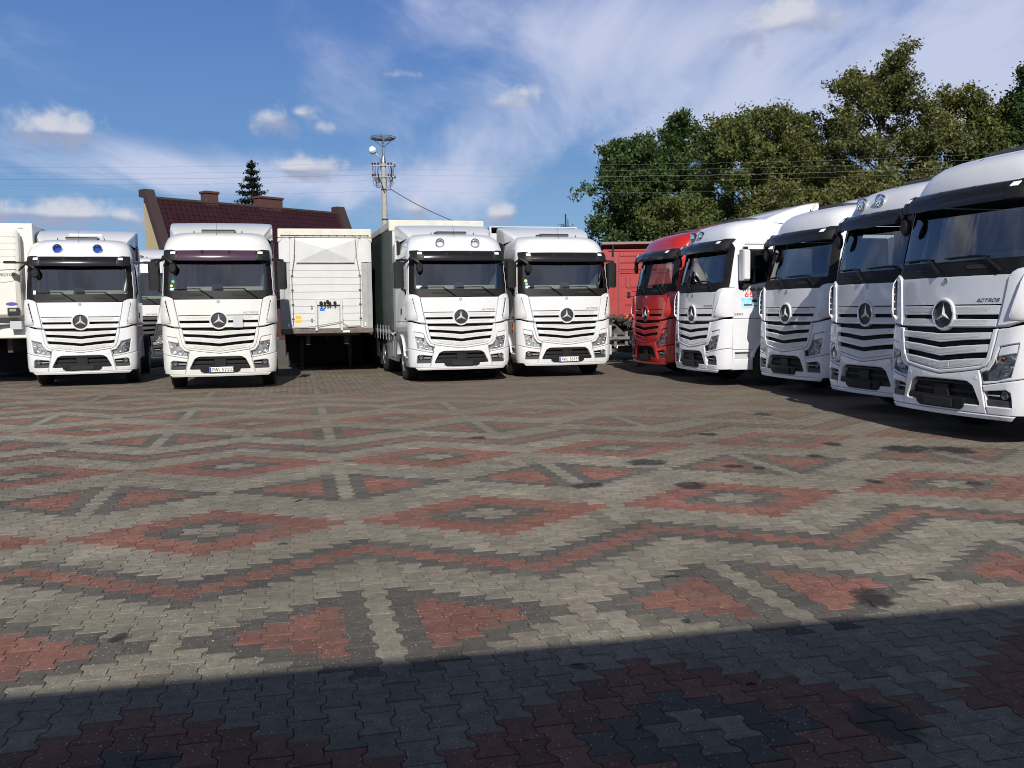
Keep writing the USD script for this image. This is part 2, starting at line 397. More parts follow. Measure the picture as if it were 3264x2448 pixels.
M = dict(
    white=paint('white_paint', (0.63, 0.64, 0.65)), warm=paint('warm_white_paint', (0.62, 0.625, 0.59)), silver=paint('cool_white_paint', (0.65, 0.66, 0.685)),
    red=paint('red_paint', (0.40, 0.016, 0.012)), oldred=paint('faded_red_paint', (0.33, 0.038, 0.036), 0.42),
    black=mat('black_plastic', (0.015, 0.015, 0.016), 0.5, spec=0.25, var=0.4, scale=9.0), matt=mat('matt_black', (0.010, 0.010, 0.011), 0.8), grey=mat('dark_grey_plastic', (0.045, 0.046, 0.05), 0.5, var=0.3),
    panel=mat('windscreen_black_panel', (0.012, 0.011, 0.011), 0.5, spec=0.18, var=0.5, scale=5.0), lightgrey=mat('light_grey_plastic', (0.40, 0.41, 0.43), 0.5),
    chrome=mat('chrome', (0.75, 0.76, 0.78), 0.08, 1.0), steel=mat('dull_steel', (0.42, 0.42, 0.43), 0.38, 1.0, var=0.3, scale=14.0), chassis=mat('chassis_metal', (0.035, 0.034, 0.034), 0.6, var=0.6, scale=7.0, col2=(0.07, 0.055, 0.045)),
    tyre=mat('tyre_rubber', (0.014, 0.014, 0.014), 0.8, var=0.5, scale=18.0, col2=(0.03, 0.028, 0.026)), rim=mat('wheel_rim', (0.45, 0.46, 0.47), 0.42, 0.7, var=0.3),
    meshwhite=mesh_paint('perforated_white', (0.60, 0.60, 0.57), (0.16, 0.16, 0.14)), meshsilver=mesh_paint('perforated_silver', (0.68, 0.69, 0.69), (0.16, 0.16, 0.16)),
    glass=glass('windscreen_glass', (0.58, 0.67, 0.66), 1.85, 0.008, 0.035), sideglass=glass('side_glass', (0.60, 0.68, 0.65), 1.5), lens=glass('lamp_lens', (0.90, 0.91, 0.92), 1.5, 0.03), bluelens=glass('blue_lens', (0.16, 0.30, 0.72), 1.5, 0.03),
    visor=mat('smoked_visor', (0.012, 0.011, 0.012), 0.16, spec=0.35), purple=mat('purple_visor', (0.055, 0.031, 0.050), 0.14, spec=0.5),
    amber=mat('amber_plastic', (0.24, 0.085, 0.03), 0.3), silvermetal=mat('silver_star', (0.72, 0.73, 0.75), 0.32, 0.35), fog=mat('fog_lamp_glass', (0.16, 0.16, 0.165), 0.25, 0.5), reflector=mat('lamp_reflector', (0.62, 0.63, 0.62), 0.42, 0.85, bump=0.006, bscale=26.0), bowl=mat('lamp_bowl', (0.85, 0.86, 0.86), 0.22, 0.9), lamp=mat('lamp_white', (0.85, 0.86, 0.86), 0.25),
    interior=mat('cab_interior', (0.075, 0.075, 0.072), 0.8, var=0.3), beige=mat('cab_beige', (0.42, 0.40, 0.30), 0.8, var=0.2), seat=mat('seat_cloth', (0.035, 0.037, 0.042), 0.9), curtain=mat('curtain_cloth', (0.30, 0.29, 0.23), 0.9, transl=0.3),
    plate=mat('plate_white', (0.78, 0.78, 0.74), 0.4), blue=mat('plate_blue', (0.02, 0.05, 0.32), 0.4), ink=mat('print_black', (0.02, 0.02, 0.022), 0.5), redink=mat('print_red', (0.62, 0.04, 0.03), 0.5), yellow=mat('sticker_yellow', (0.80, 0.46, 0.03), 0.5),
    orange=mat('sticker_orange', (0.85, 0.42, 0.04), 0.5), green=mat('sticker_green', (0.10, 0.45, 0.30), 0.5), lime=mat('sticker_lime', (0.55, 0.68, 0.12), 0.5), skyblue=mat('sticker_sky_blue', (0.10, 0.48, 0.70), 0.5, col2=(0.50, 0.72, 0.80), scale=9.0), labelblue=mat('label_blue', (0.05, 0.16, 0.55), 0.5),
    purpleink=mat('print_purple', (0.09, 0.05, 0.30), 0.5), paper=mat('grey_card', (0.42, 0.44, 0.48), 0.6), paleblue=mat('pale_blue_label', (0.45, 0.62, 0.70), 0.5),
)

# ------------------------------------------------------------------ the cab's outer surface
_YF = PchipInterpolator([.28, .36, .45, .9, 1.4, 1.44, 2.03, 2.2, 2.6, 3.0, 3.1, 3.2], [.07, .02, .0, .0, .02, .03, .075, .11, .19, .27, .29, .32])
_HW = PchipInterpolator([.28, .4, .55, 1.4, 1.45, 2.1, 3.0, 3.1, 3.2], [1.15, 1.2, 1.225, 1.23, 1.23, 1.225, 1.18, 1.17, 1.165])
BOW, RC = 0.10, 0.22


def outline(a, z, w, yf, R=RC, bow=BOW):
    s, A = np.sign(a), np.abs(a)
    xc = w - R
    b0 = np.arctan(2 * bow * xc)
    Rp = R / (1 - np.sin(b0))
    arc = Rp * (PI / 2 - b0)
    phi = b0 + np.clip(A - xc, 0, arc) / Rp
    x = np.where(A <= xc, A, xc + Rp * (np.sin(phi) - np.sin(b0)))
    y = np.where(A <= xc, bow * A * A, bow * xc * xc + Rp * (np.cos(b0) - np.cos(phi)) + np.maximum(A - xc - arc, 0))
    return np.stack([s * x, yf + y, z], -1)


def front(a, z):
    a, z = np.asarray(a, float), np.asarray(z, float)
    f = lambda a, z: outline(a, z, _HW(z), _YF(z))
    e = 1e-4
    n = np.cross(f(a + e, z) - f(a - e, z), f(a, z + e) - f(a, z - e))
    return f(a, z), n / np.linalg.norm(n, axis=-1, keepdims=True)


def flank(side):
    def f(y, z):
        y, z = np.asarray(y, float), np.asarray(z, float)
        return np.stack([side * _HW(z), y, z], -1), np.broadcast_to([float(side), 0, 0], (*y.shape, 3)).copy()
    return f


def on_front(x, z, t=0.0):
    p, n = front(np.array([float(x)]), np.array([float(z)]))
    return p[0] + n[0] * t, n[0]


_cache = {}


def once(key, make):
    if key not in _cache:
        _cache[key] = make()
    return _cache[key]


# ------------------------------------------------------------------ front-view outlines of the cab (x, z)
LOGO_Z = 1.565
HOOD = sym((0, 2.030), (.955, 2.030), (.935, 1.94), (.842, 1.412), (.826, 1.412), (.872, 1.684), (0, 1.684))
SLATS = [sym((0, 1.668), (.868, 1.668), (.850, 1.560), (0, 1.560)), sym((0, 1.506), (.843, 1.506), (.824, 1.412), (0, 1.406)),
         sym((0, 1.322), (.795, 1.350), (.772, 1.268), (.40, 1.250), (0, 1.215)), sym((0, 1.145), (.40, 1.183), (.762, 1.206), (.742, 1.112), (.40, 1.085), (0, 1.043)),
         sym((0, .975), (.40, 1.017), (.725, 1.043), (.660, .958), (.40, .918), (0, .868))]
MESHES = [sym((0, 1.655), (.745, 1.655), (.700, 1.592), (0, 1.592)), sym((0, 1.499), (.722, 1.499), (.680, 1.436), (0, 1.436)),
          sym((0, 1.313), (.670, 1.338), (.622, 1.285), (0, 1.243)), sym((0, 1.135), (.635, 1.184), (.588, 1.128), (.40, 1.110), (0, 1.070)),
          sym((0, .963), (.595, 1.022), (.530, .960), (.40, .942), (0, .895))]
FRAME = sym((0, .862), (.40, .911), (.655, .950), (.735, 1.056), (.775, 1.240), (.803, 1.385), (.862, 1.392), (.842, 1.25), (.790, 1.03), (.735, .945), (.640, .905), (.36, .862), (0, .820))
FAIRING = P((.963, 2.030), (.985, 2.055), (1.04, 2.085), (1.12, 2.105), (1.40, 2.112), (1.40, 1.503), (1.20, 1.490), (.97, 1.425), (.852, 1.413))
CORNER = P((.870, 1.388), (1.00, 1.402), (1.20, 1.450), (1.41, 1.452), (1.41, .835), (1.25, .822), (.700, .722), (.648, .900), (.742, .940), (.797, 1.03), (.850, 1.25))
LAMP_BAY = P((1.135, 1.225), (.905, 1.182), (.868, 1.09), (.838, .985), (.772, .893), (.662, .862), (.700, .757), (.890, .777), (1.055, .825), (1.115, 1.10))
LAMP_LENS = P((1.112, 1.102), (.872, 1.055), (.838, .985), (.772, .893), (.665, .863), (.700, .760), (.890, .780), (1.052, .828))
LAMP_COVER = P((1.130, 1.215), (.908, 1.176), (.878, 1.065), (1.112, 1.108))
CHIN = sym((0, .812), (.36, .854), (.630, .895), (.644, .890), (.752, .372), (0, .372))
INTAKE = rnd(sym((0, .752), (.450, .750), (.545, .700), (.663, .468), (0, .468)), .02)
LOWER = P((.706, .713), (1.25, .812), (1.41, .825), (1.41, .38), (1.1, .372), (.760, .372), (.690, .713))
FOG = rnd(P((.712, .642), (1.00, .672), (1.055, .640), (1.080, .468), (.746, .468)), .015)
DARK = sym((0, 3.06), (1.10, 3.06), (1.20, 2.95), (1.245, 2.2), (1.235, 2.118), (1.12, 2.108), (1.04, 2.09), (.98, 2.056), (.958, 2.034), (0, 2.034))
SCREEN = rnd(sym((0, 2.985), (1.045, 2.985), (1.085, 2.235), (0, 2.225)), .04)
PILLAR = P((1.206, 2.95), (1.13, 3.05), (1.40, 3.05), (1.40, 2.121), (1.25, 2.12), (1.249, 2.2))

DOOR = P((.405, 1.462), (.455, 2.10), (.655, 3.02), (1.50, 3.02), (1.50, 1.462))
DOOR_GLASS = rnd(P((.53, 2.10), (.57, 2.32), (.74, 2.92), (1.42, 2.92), (1.42, 2.26), (.82, 2.17), (.73, 2.07), (.58, 2.05)), .05)
REAR_SIDE = P((1.508, 1.462), (2.28, 1.462), (2.28, 3.02), (1.508, 3.02))
ARCH = sg.Point(1.44, .52).buffer(.60, quad_segs=12)
DOOR_FOOT = P((.405, 1.452), (2.28, 1.452), (2.28, 1.0), (1.44, 1.0), (1.44, .80), (.405, .80)).difference(ARCH)
STEP = P((.405, .792), (1.4, .792), (1.4, .36), (.405, .36)).difference(sg.Point(1.44, .52).buffer(.56))


def cab_meshes(kind):
    """All draped panels of one cab, made once."""
    g = {}
    ring_hole = sg.Point(0, LOGO_Z).buffer(.185, quad_segs=12)
    g['hood'] = drape(HOOD.difference(ring_hole), front, .012, -.03)
    slats, mesh = SLATS, MESHES
    big = sg.Point(0, LOGO_Z).buffer(.235, quad_segs=12)
    bars = sg.box(-.185, 0, -.165, 3).union(sg.box(.165, 0, .185, 3))
    g['slats'] = [drape(s.difference(ring_hole if i < 2 else big), front, .014, -.045, c=.008) for i, s in enumerate(slats)]
    g['meshes'] = [[drape(q, front, .0165, .010, c=.001) for q in polys(m.difference(sg.Point(0, LOGO_Z).buffer(.215 if i < 2 else .25)) if i < len(mesh) - 1 else m.difference(bars))] for i, m in enumerate(mesh)]
    g['frame'] = drape(FRAME, front, .022, -.04, c=.012)
    for s, nm in ((1, 'r'), (-1, 'l')):
        k = (lambda p: p) if s > 0 else flip
        g['fairing_' + nm] = drape(k(FAIRING), front, .034, -.03, c=.014, sx=.06)
        zt, zb = 1.985, 1.50
        gx = lambda z: 1.016 + (z - 1.51) * .21                           # the line where the outer part steps forward

        def raised(a, z):
            a, z = np.asarray(a, float), np.asarray(z, float)
            p_, n_ = front(a, z)
            u_ = np.clip((1.40 - np.abs(a)) / .30, 0, 1) * np.clip((2.085 - z) / .10, 0, 1) * np.clip((z - 1.47) / .08, 0, 1)
            return p_ + n_ * (.026 + .052 * u_ ** 1.3)[..., None], n_
        lam = [(gx(z), z) for z in np.linspace(1.49, 2.08, 12)]
        g['lamella_' + nm] = drape(k(sg.Polygon(lam + [(1.395, 2.09), (1.395, 1.50), (1.2, 1.485)])), raised, .010, -.03, c=.004, sx=.05, sz=.08)
        stp = []
        for z in np.linspace(1.55, 2.02, 14):
            p0, n0 = front(np.array([s * (gx(z) - .002)]), np.array([z])); p1, _ = raised(np.array([s * (gx(z) - .002)]), np.array([z]))
            stp += [p0[0] + n0[0] * .036, p1[0] - n0[0] * .004]
        g['vent_' + nm] = (np.array(stp) - [s * .003, 0, 0], np.array([(2 * j, 2 * j + 1, 2 * j + 3) for j in range(13)] + [(2 * j, 2 * j + 3, 2 * j + 2) for j in range(13)]))
        lv = []
        for z in (1.63, 1.73, 1.83, 1.93):
            p1, n1 = raised(np.array([s * (gx(z) - .003)]), np.array([z]))
            lv.append(move(cbox(-.006, .006, -.0, .058, -.010, .010, .003), p1[0] + [-s * .004, 0, 0]))
        g['louvres_' + nm] = lv
        bay = LAMP_BAY if kind == 'tall' else P((1.115, 1.135), (.880, 1.075), (.838, .985), (.772, .893), (.662, .862), (.700, .757), (.890, .777), (1.055, .825))
        g['corner_' + nm] = drape(k(CORNER.difference(bay)), front, .016, -.06, c=.012, sx=.06)
        g['lamp_bed_' + nm] = drape(k(bay.buffer(.01)), front, -.045, -.05, c=0, sx=.06)
        g['cover_' + nm] = drape(k(LAMP_COVER), front, .000, -.04, c=.008, sx=.06)
        g['lens_' + nm] = drape(k(LAMP_LENS if kind == 'tall' else bay.buffer(-.004)), front, .006, None, c=0, sx=.06)
        g['lower_' + nm] = drape(k(LOWER.difference(FOG)), front, .018, -.07, c=.012, sx=.06)
        g['fog_bed_' + nm] = drape(k(FOG.buffer(.012)), front, -.05, -.055, c=0)
        g['fog_step_' + nm] = drape(k(P((.735, .545), (1.068, .545), (1.082, .462), (.742, .462))), front, -.01, -.05, c=.006)
        g['fog_bar_' + nm] = drape(k(sg.box(.745, .588, .90, .606)), front, -.015, -.045, c=.003)
        g['pillar_' + nm] = drape(k(PILLAR), front, .008, -.03, c=.006, sx=.06)
        q = flank(s)
        g['door_' + nm] = drape(DOOR.difference(DOOR_GLASS), q, .006, -.03, c=.006, sx=.3)
        g['door_seal_' + nm] = drape(DOOR_GLASS.buffer(.004).difference(DOOR_GLASS.buffer(-.035)), q, .002, -.03, c=0, sx=.3)
        g['door_glass_' + nm] = drape(DOOR_GLASS.buffer(-.03), q, -.012, None, c=0, sx=.3)
        g['rear_side_' + nm] = drape(REAR_SIDE, q, .004, -.03, c=.005, sx=.3)
        g['foot_' + nm] = drape(DOOR_FOOT, q, .008, -.05, c=.010, sx=.3)
        g['step_' + nm] = drape(STEP.difference(sg.box(.46, .60, .84, .74)), q, .012, -.05, c=.010, sx=.3)
        g['step_in_' + nm] = cat(drape(sg.box(.45, .58, .86, .76), q, -.05, None, c=0), drape(sg.box(.46, .60, .84, .625), q, .004, -.05, c=.004))
        arch = sg.Point(1.44, .52).buffer(.615, quad_segs=12).difference(sg.Point(1.44, .52).buffer(.555, quad_segs=12)).intersection(sg.box(.6, .62, 2.3, 2))
        g['arch_' + nm] = drape(arch, q, .045, -.30, c=.008, sx=.3)
    g['chin'] = drape(CHIN.difference(INTAKE), front, .020, -.07, c=.012)
    g['lip'] = drape(sym((0, .368), (1.10, .368), (1.04, .315), (0, .315)), front, .028, -.05, c=.008)
    g['intake_bed'] = drape(INTAKE.buffer(.015), front, -.085, -.09, c=0)
    bars = [drape(sym((0, .735), (.50, .735), (.535, .700), (0, .700)), front, -.01, -.07), drape(sym((0, .640), (.575, .640), (.600, .590), (0, .590)), front, -.045, -.08),
            drape(sym((0, .545), (.625, .545), (.655, .470), (0, .470)), front, .004, -.07), drape(sg.box(-.13, .53, .13, .695), front, -.012, -.07, c=.012)]
    g['intake_bars'] = cat(*bars)
    g['sensors'] = [drape(circle(s * .595, .800, .028, 18), front, .0225, .01, c=.003) for s in (-1, 1)]
    g['plate_holder'] = drape(rnd(sym((0, .530), (.445, .530), (.425, .430), (.36, .398), (0, .398)), .01), front, .034, -.02, c=.008)
    g['dark'] = drape(DARK.difference(SCREEN), front, .004, -.02, c=.004)
    g['screen'] = drape(SCREEN.buffer(.012), front, -.006, None, c=0)
    g['niches'] = [drape(rnd(P((x0, 2.165), (x1, 2.165), (x1 - .02, 2.112), (x0 + .03, 2.112)), .01), front, .010, -.01, c=.004) for x0, x1 in ((-.68, -.30), (.285, .655))]
    # dark body behind the panels, and the cab's hollow shell
    rows, n = [], 41
    for z in (.40, .6, .9, 1.2, 1.4, 1.6, 1.8, 2.03):
        a = np.linspace(-1.75, 1.75, n)
        p, nn = front(a, np.full(n, z))
        p = p - nn * .075
        p[:, 1] = np.minimum(p[:, 1], .80)
        rows.append(p)
    R = np.array(rows)
    v = R.reshape(-1, 3); f = []
    for i in range(len(rows) - 1):
        for j in range(n - 1):
            k = i * n + j
            f += [(k, k + 1, k + n + 1), (k, k + n + 1, k + n)]
    top = len(rows) * n - n
    f += [(top + j, top + j + 1, top) for j in range(1, n - 1)]
    g['core'] = (v, np.array(f))
    g['back'] = cat(cbox(-1.17, 1.17, 2.24, 2.28, 1.15, 3.35, .02), *[cbox(-1.05, 1.05, 2.275, 2.30, z, z + .05, .02) for z in (1.6, 2.0, 2.4, 2.8)])
    g['floor'] = cbox(-1.15, 1.15, .5, 2.25, 1.40, 1.46, .01)
    g['ceiling'] = cbox(-1.08, 1.08, .55, 2.24, 3.02, 3.06, .01)
    # roof
    zs = [3.035, 3.10, 3.20, 3.31, 3.41, 3.49, 3.555, 3.60, 3.63]
    yfs = [.285, .292, .315, .355, .425, .53, .71, 1.02, 1.5]
    hws = [1.185, 1.19, 1.187, 1.17, 1.14, 1.09, 1.03, .95, .80]
    rs = [.26, .28, .33, .40, .46, .5, .52, .5, .42]
    rings = []
    for z, yf, w, R_ in zip(zs, yfs, hws, rs):
        a = np.linspace(-(w + .12), w + .12, 37)
        p = outline(a, np.full(37, z), w, yf, R_, .10)
        p[:, 1] = np.minimum(p[:, 1], 2.27)
        rings.append(np.vstack([[-w, 2.28, z], p, [w, 2.28, z]]))
    n = 39
    v = np.array(rings).reshape(-1, 3); f = []
    for i in range(len(rings) - 1):
        for j in range(n):
            j2 = (j + 1) % n
            f += [(i * n + j, i * n + j2, (i + 1) * n + j2), (i * n + j, (i + 1) * n + j2, (i + 1) * n + j)]
    c = len(v); v = np.vstack([v, [0, 1.9, 3.637]]); top = (len(rings) - 1) * n
    f += [(top + j, top + (j + 1) % n, c) for j in range(n)]
    g['roof'] = (v, np.array(f))
    # wind deflector: a swept shell with turned-down sides
    prof = [(1.28, 3.575), (1.45, 3.66), (1.75, 3.78), (2.1, 3.88), (2.42, 3.935), (2.44, 3.925)]
    rows = []
    for y, z in prof:
        w = np.interp(y, [1.28, 1.75, 2.44], [1.02, 1.15, 1.20])
        drop = np.interp(y, [1.28, 1.7, 2.44], [.06, .30, .56])
        xs = [-w, -w, -w + .012, -w + .05, -w + .16, -.5, 0, .5, w - .16, w - .05, w - .012, w, w]
        zz = [z - drop, z - .08, z - .030, z - .008, z - .002, z + .008, z + .010, z + .008, z - .002, z - .008, z - .030, z - .08, z - drop]
        rows.append([(x, y, max(q, 3.30)) for x, q in zip(xs, zz)])
    n = len(rows[0]); v = np.array(rows).reshape(-1, 3); f = []
    for i in range(len(rows) - 1):
        for j in range(n - 1):
            k = i * n + j
            f += [(k, k + 1, k + n + 1), (k, k + n + 1, k + n)]
    b = (len(rows) - 1) * n
    f += [(b + j, b + j + 1, b) for j in range(1, n - 1)]
    f += [(j + 1, j, 0) for j in range(1, n - 1)]
    g['deflector'] = (v, np.array(f))
    g['side_skirt'] = [cat(prism(rnd(P((2.31, 1.10), (2.31, 3.48), (2.78, 3.40), (2.80, 1.16)), .05), 'x', x0, x1)) for x0, x1 in ((-1.215, -1.185), (1.185, 1.215))]
    g['roof_vent'] = [drape(P((1.72, 3.14), (2.20, 3.14), (2.20, 3.52), (1.90, 3.46), (1.74, 3.34)), lambda y, z, s=s: (np.stack([np.full(np.shape(y), s * 1.192), y, z], -1), np.broadcast_to([float(s), 0, 0], (*np.shape(y), 3)).copy()), .01, -.1, c=.01, sx=.3) for s in (-1, 1)]
    # sun visor: a curved translucent blade on end housings
    def blade(a, z):
        a, z = np.asarray(a, float), np.asarray(z, float)
        p, nn = front(a * 1.0, np.full_like(z, 3.06))
        out = np.interp(z, [2.90, 2.98, 3.06, 3.12, 3.15], [.215, .205, .17, .10, .03])
        return np.stack([p[..., 0], p[..., 1] - out, z], -1), np.broadcast_to([0, -1.0, .25], (*a.shape, 3)) / 1.03
    g['visor'] = drape(sym((0, 3.140), (.86, 3.140), (.86, 2.905), (0, 2.895)), blade, .004, -.004, c=0, sx=.1, sz=.03)
    g['visor_ends'] = [drape(rnd(k(P((.84, 3.125), (.97, 3.155), (1.20, 3.150), (1.21, 2.96), (1.15, 2.90), (.84, 2.905))), .02), blade, .012, -.05, c=.008, sx=.1, sz=.03) for k in (flip, lambda p: p)]
    g['visor_lamps'] = [drape(rnd(k(sg.box(.885, 3.047, .995, 3.105)), .012), blade, .018, .0, c=.004, sz=.03) for k in (flip, lambda p: p)]
    g['visor_ribs'] = [drape(P((x - .025, 3.135), (x + .025, 3.135), (x + .035, 3.04), (x - .035, 3.04)), blade, .010, -.03, c=.003, sz=.03) for x in (-.31, .27)]
    g['hatch'] = hull([(x, y, z) for x, y, z in [(-.34, .95, 3.585), (.34, .95, 3.585), (-.38, .97, 3.63), (.38, .97, 3.63), (-.36, 1.02, 3.665), (.36, 1.02, 3.665), (-.38, 1.5, 3.66), (.38, 1.5, 3.66), (-.38, 1.5, 3.58), (.38, 1.5, 3.58)]])
    return g


def star_mesh():
    """Three-pointed star in the xz plane, facing -y, with a raised ridge along each point."""
    v, f = [(0, -.028, 0)], []
    for k in range(3):
        t = PI / 2 + k * 2 * PI / 3
        tip = (.148 * math.cos(t), -.004, .148 * math.sin(t))
        l = (.030 * math.cos(t + PI / 3), -.004, .030 * math.sin(t + PI / 3))
        r = (.030 * math.cos(t - PI / 3), -.004, .030 * math.sin(t - PI / 3))
        n = len(v); v += [tip, l, r]
        f += [(0, n, n + 1), (0, n + 2, n)]
    f = np.array(f)[:, ::-1]
    return np.array(v, float), f


def wheel_meshes(width=.31, r=.51):
    h = width / 2
    tyre = lathe([(.285, -h + .01), (.31, -h), (.40, -h - .008), (.47, -h + .002), (r - .018, -h + .018), (r, -h + .045), (r, -.062), (r - .014, -.058), (r - .014, -.046), (r, -.042), (r, .042), (r - .014, .046), (r - .014, .058), (r, .062), (r, h - .045), (r - .018, h - .018), (.47, h - .002), (.40, h + .008), (.31, h), (.285, h - .01)], 'x', 40)
    rim = lathe([(.288, h - .005), (.278, h - .02), (.272, h - .10), (.255, h - .125), (.17, h - .10), (.145, h - .06), (.13, h - .045), (.12, h - .045), (.115, h - .005), (.09, h + .012), (.0, h + .014)], 'x', 32)
    nuts = cat(*[move(lathe([(.017, 0), (.017, .03), (.010, .036), (.0, .036)], 'x', 6), (h - .105, .158 * math.cos(t), .158 * math.sin(t))) for t in np.arange(10) * PI / 5])
    inner = lathe([(.288, -h + .005), (.27, -h + .03), (.0, -h + .03)], 'x', 24)
    dark = cat(*[move(lathe([(.022, 0), (.0, .001)], 'x', 8), (h - .112, .215 * math.cos(t), .215 * math.sin(t))) for t in np.arange(8) * PI / 4 + .2])
    return tyre, cat(rim, nuts, inner), dark


def add_wheel(t, x, y, width=.31, out=1, name='wheel', rim='rim'):
    tyre, rimm, dark = once(('wheel', width), lambda: wheel_meshes(width))
    q = (lambda m: m) if out > 0 else (lambda m: mirror(m))
    g = part(t, name, move(q(tyre), (x, y, .505)), M['tyre'])
    part(g, 'rim', move(q(rimm), (x, y, .505)), M[rim])
    part(g, 'vent_holes', move(q(dark), (x, y, .505)), M['matt'])


def text_on_front(text, h, x, z, mat_, parent, name, t=.014, slant=.25, label=None, bold=False, width=1.0):
    m = meshkit.text_mesh(text, h, 0.003, bold)
    v = np.array(m.vertices)
    a, zz = x + (v[:, 0] + slant * v[:, 1]) * width, z + v[:, 1]
    p, n = front(a, zz)
    part(parent, name, (p + n * (t + v[:, 2])[:, None], m.faces), mat_, False, label)


def text_flat(text, h, mat_, parent, name, origin, right, normal, bold=False, width=1.0, label=None):
    """Lettering on a plane: 'right' is the reading direction, 'normal' points at the reader."""
    m = meshkit.text_mesh(text, h, 0.003, bold)
    v = np.array(m.vertices)
    right, normal = np.array(right, float), np.array(normal, float)
    up = np.cross(normal, right)
    part(parent, name, (np.array(origin) + v[:, :1] * width * right + v[:, 1:2] * up + v[:, 2:3] * normal, m.faces), mat_, False, label)


def spotlight(t, x, z, y, lens='lens', housing='black', r=.105):
    body = lathe([(.0, .13), (.05, .125), (r * .8, .09), (r, .03), (r, .0), (r - .008, -.006), (r - .014, .0)], 'y', 28, (x, y, z))
    b = part(t, 'spotlight', cat(body, tube([(x, y + .06, z - r), (x, y + .08, z - r - .07)], .014)), M[housing])
    part(b, 'reflector', lathe([(r - .014, .004), (r * .7, .05), (r * .35, .075), (0, .08)], 'y', 28, (x, y, z)), M['reflector'])
    part(b, 'lens', lathe([(r - .014, .001), (r * .6, -.012), (0, -.018)], 'y', 28, (x, y, z)), M[lens])
    part(b, 'ring', lathe([(r - .002, .01), (r + .006, .0), (r - .002, -.010), (r - .014, -.004)], 'y', 28, (x, y, z)), M['chrome'])


def side_mirror(t, s, style, label=None):
    """Door mirror on an upper and a lower arm."""
    x0 = s * 1.20
    if style == 'arm':                                                # only the folded arm is seen
        m = hull([(x0 - s * .03, .62, 2.985), (x0, .62, 3.03), (x0, .72, 2.985), (x0, .72, 3.03), (x0 + s * .30, .55, 2.99), (x0 + s * .30, .55, 3.03), (x0 + s * .30, .66, 2.99), (x0 + s * .30, .66, 3.03)])
        e = hull([(x0 + s * a, y, z) for a in (.24, .48) for y in (.50, .68) for z in (2.985, 3.04)] + [(x0 + s * .50, .56, 3.0), (x0 + s * .50, .62, 3.02)])
        part(t, 'mirror_arm', cat(m, e), M['black'], 30, label)
        return
    mt = M['white'] if style == 'white' else M['black']
    y0 = .50
    xa, xb = x0 + s * .075, x0 + s * .315
    pts = []
    for x, dx in ((xa, 0), (xb, 0)):
        for z in (2.265, 2.885):
            for y in (y0, y0 + .15):
                pts.append((x, y + (.03 if y == y0 else 0), z))
    body = hull([(xa, y0 + .04, 2.29), (xa, y0 + .04, 2.87), (xa + s * .03, y0 + .01, 2.26), (xa + s * .03, y0 + .01, 2.895), (xb - s * .05, y0, 2.25), (xb - s * .05, y0, 2.90), (xb, y0 + .03, 2.29), (xb, y0 + .03, 2.86), (xb, y0 + .15, 2.29), (xb, y0 + .15, 2.86), (xa, y0 + .15, 2.29), (xa, y0 + .15, 2.87), (xb - s * .04, y0 + .15, 2.255), (xb - s * .04, y0 + .15, 2.895)])
    b = part(t, 'side_mirror', body, mt, 40, label)
    part(b, 'mirror_face', cbox(min(xa, xb) + .02, max(xa, xb) - .02, y0 + .149, y0 + .156, 2.30, 2.85, .002), M['chrome'])
    part(b, 'arm', hull([(x0 - s * .02, .66, 2.92), (x0 - s * .02, .66, 2.98), (x0 - s * .02, .78, 2.92), (x0 - s * .02, .78, 2.98), (xb - s * .06, y0 + .04, 2.90), (xb - s * .06, y0 + .04, 2.95), (xb - s * .06, y0 + .12, 2.90), (xb - s * .06, y0 + .12, 2.95)]), M['black'])
    part(b, 'arm', hull([(x0 - s * .02, .56, 2.14), (x0 - s * .02, .56, 2.21), (x0 - s * .02, .66, 2.14), (x0 - s * .02, .66, 2.21), (xa + s * .06, y0 + .05, 2.23), (xa + s * .06, y0 + .05, 2.28), (xa + s * .06, y0 + .13, 2.23), (xa + s * .06, y0 + .13, 2.28)]), M['black'])


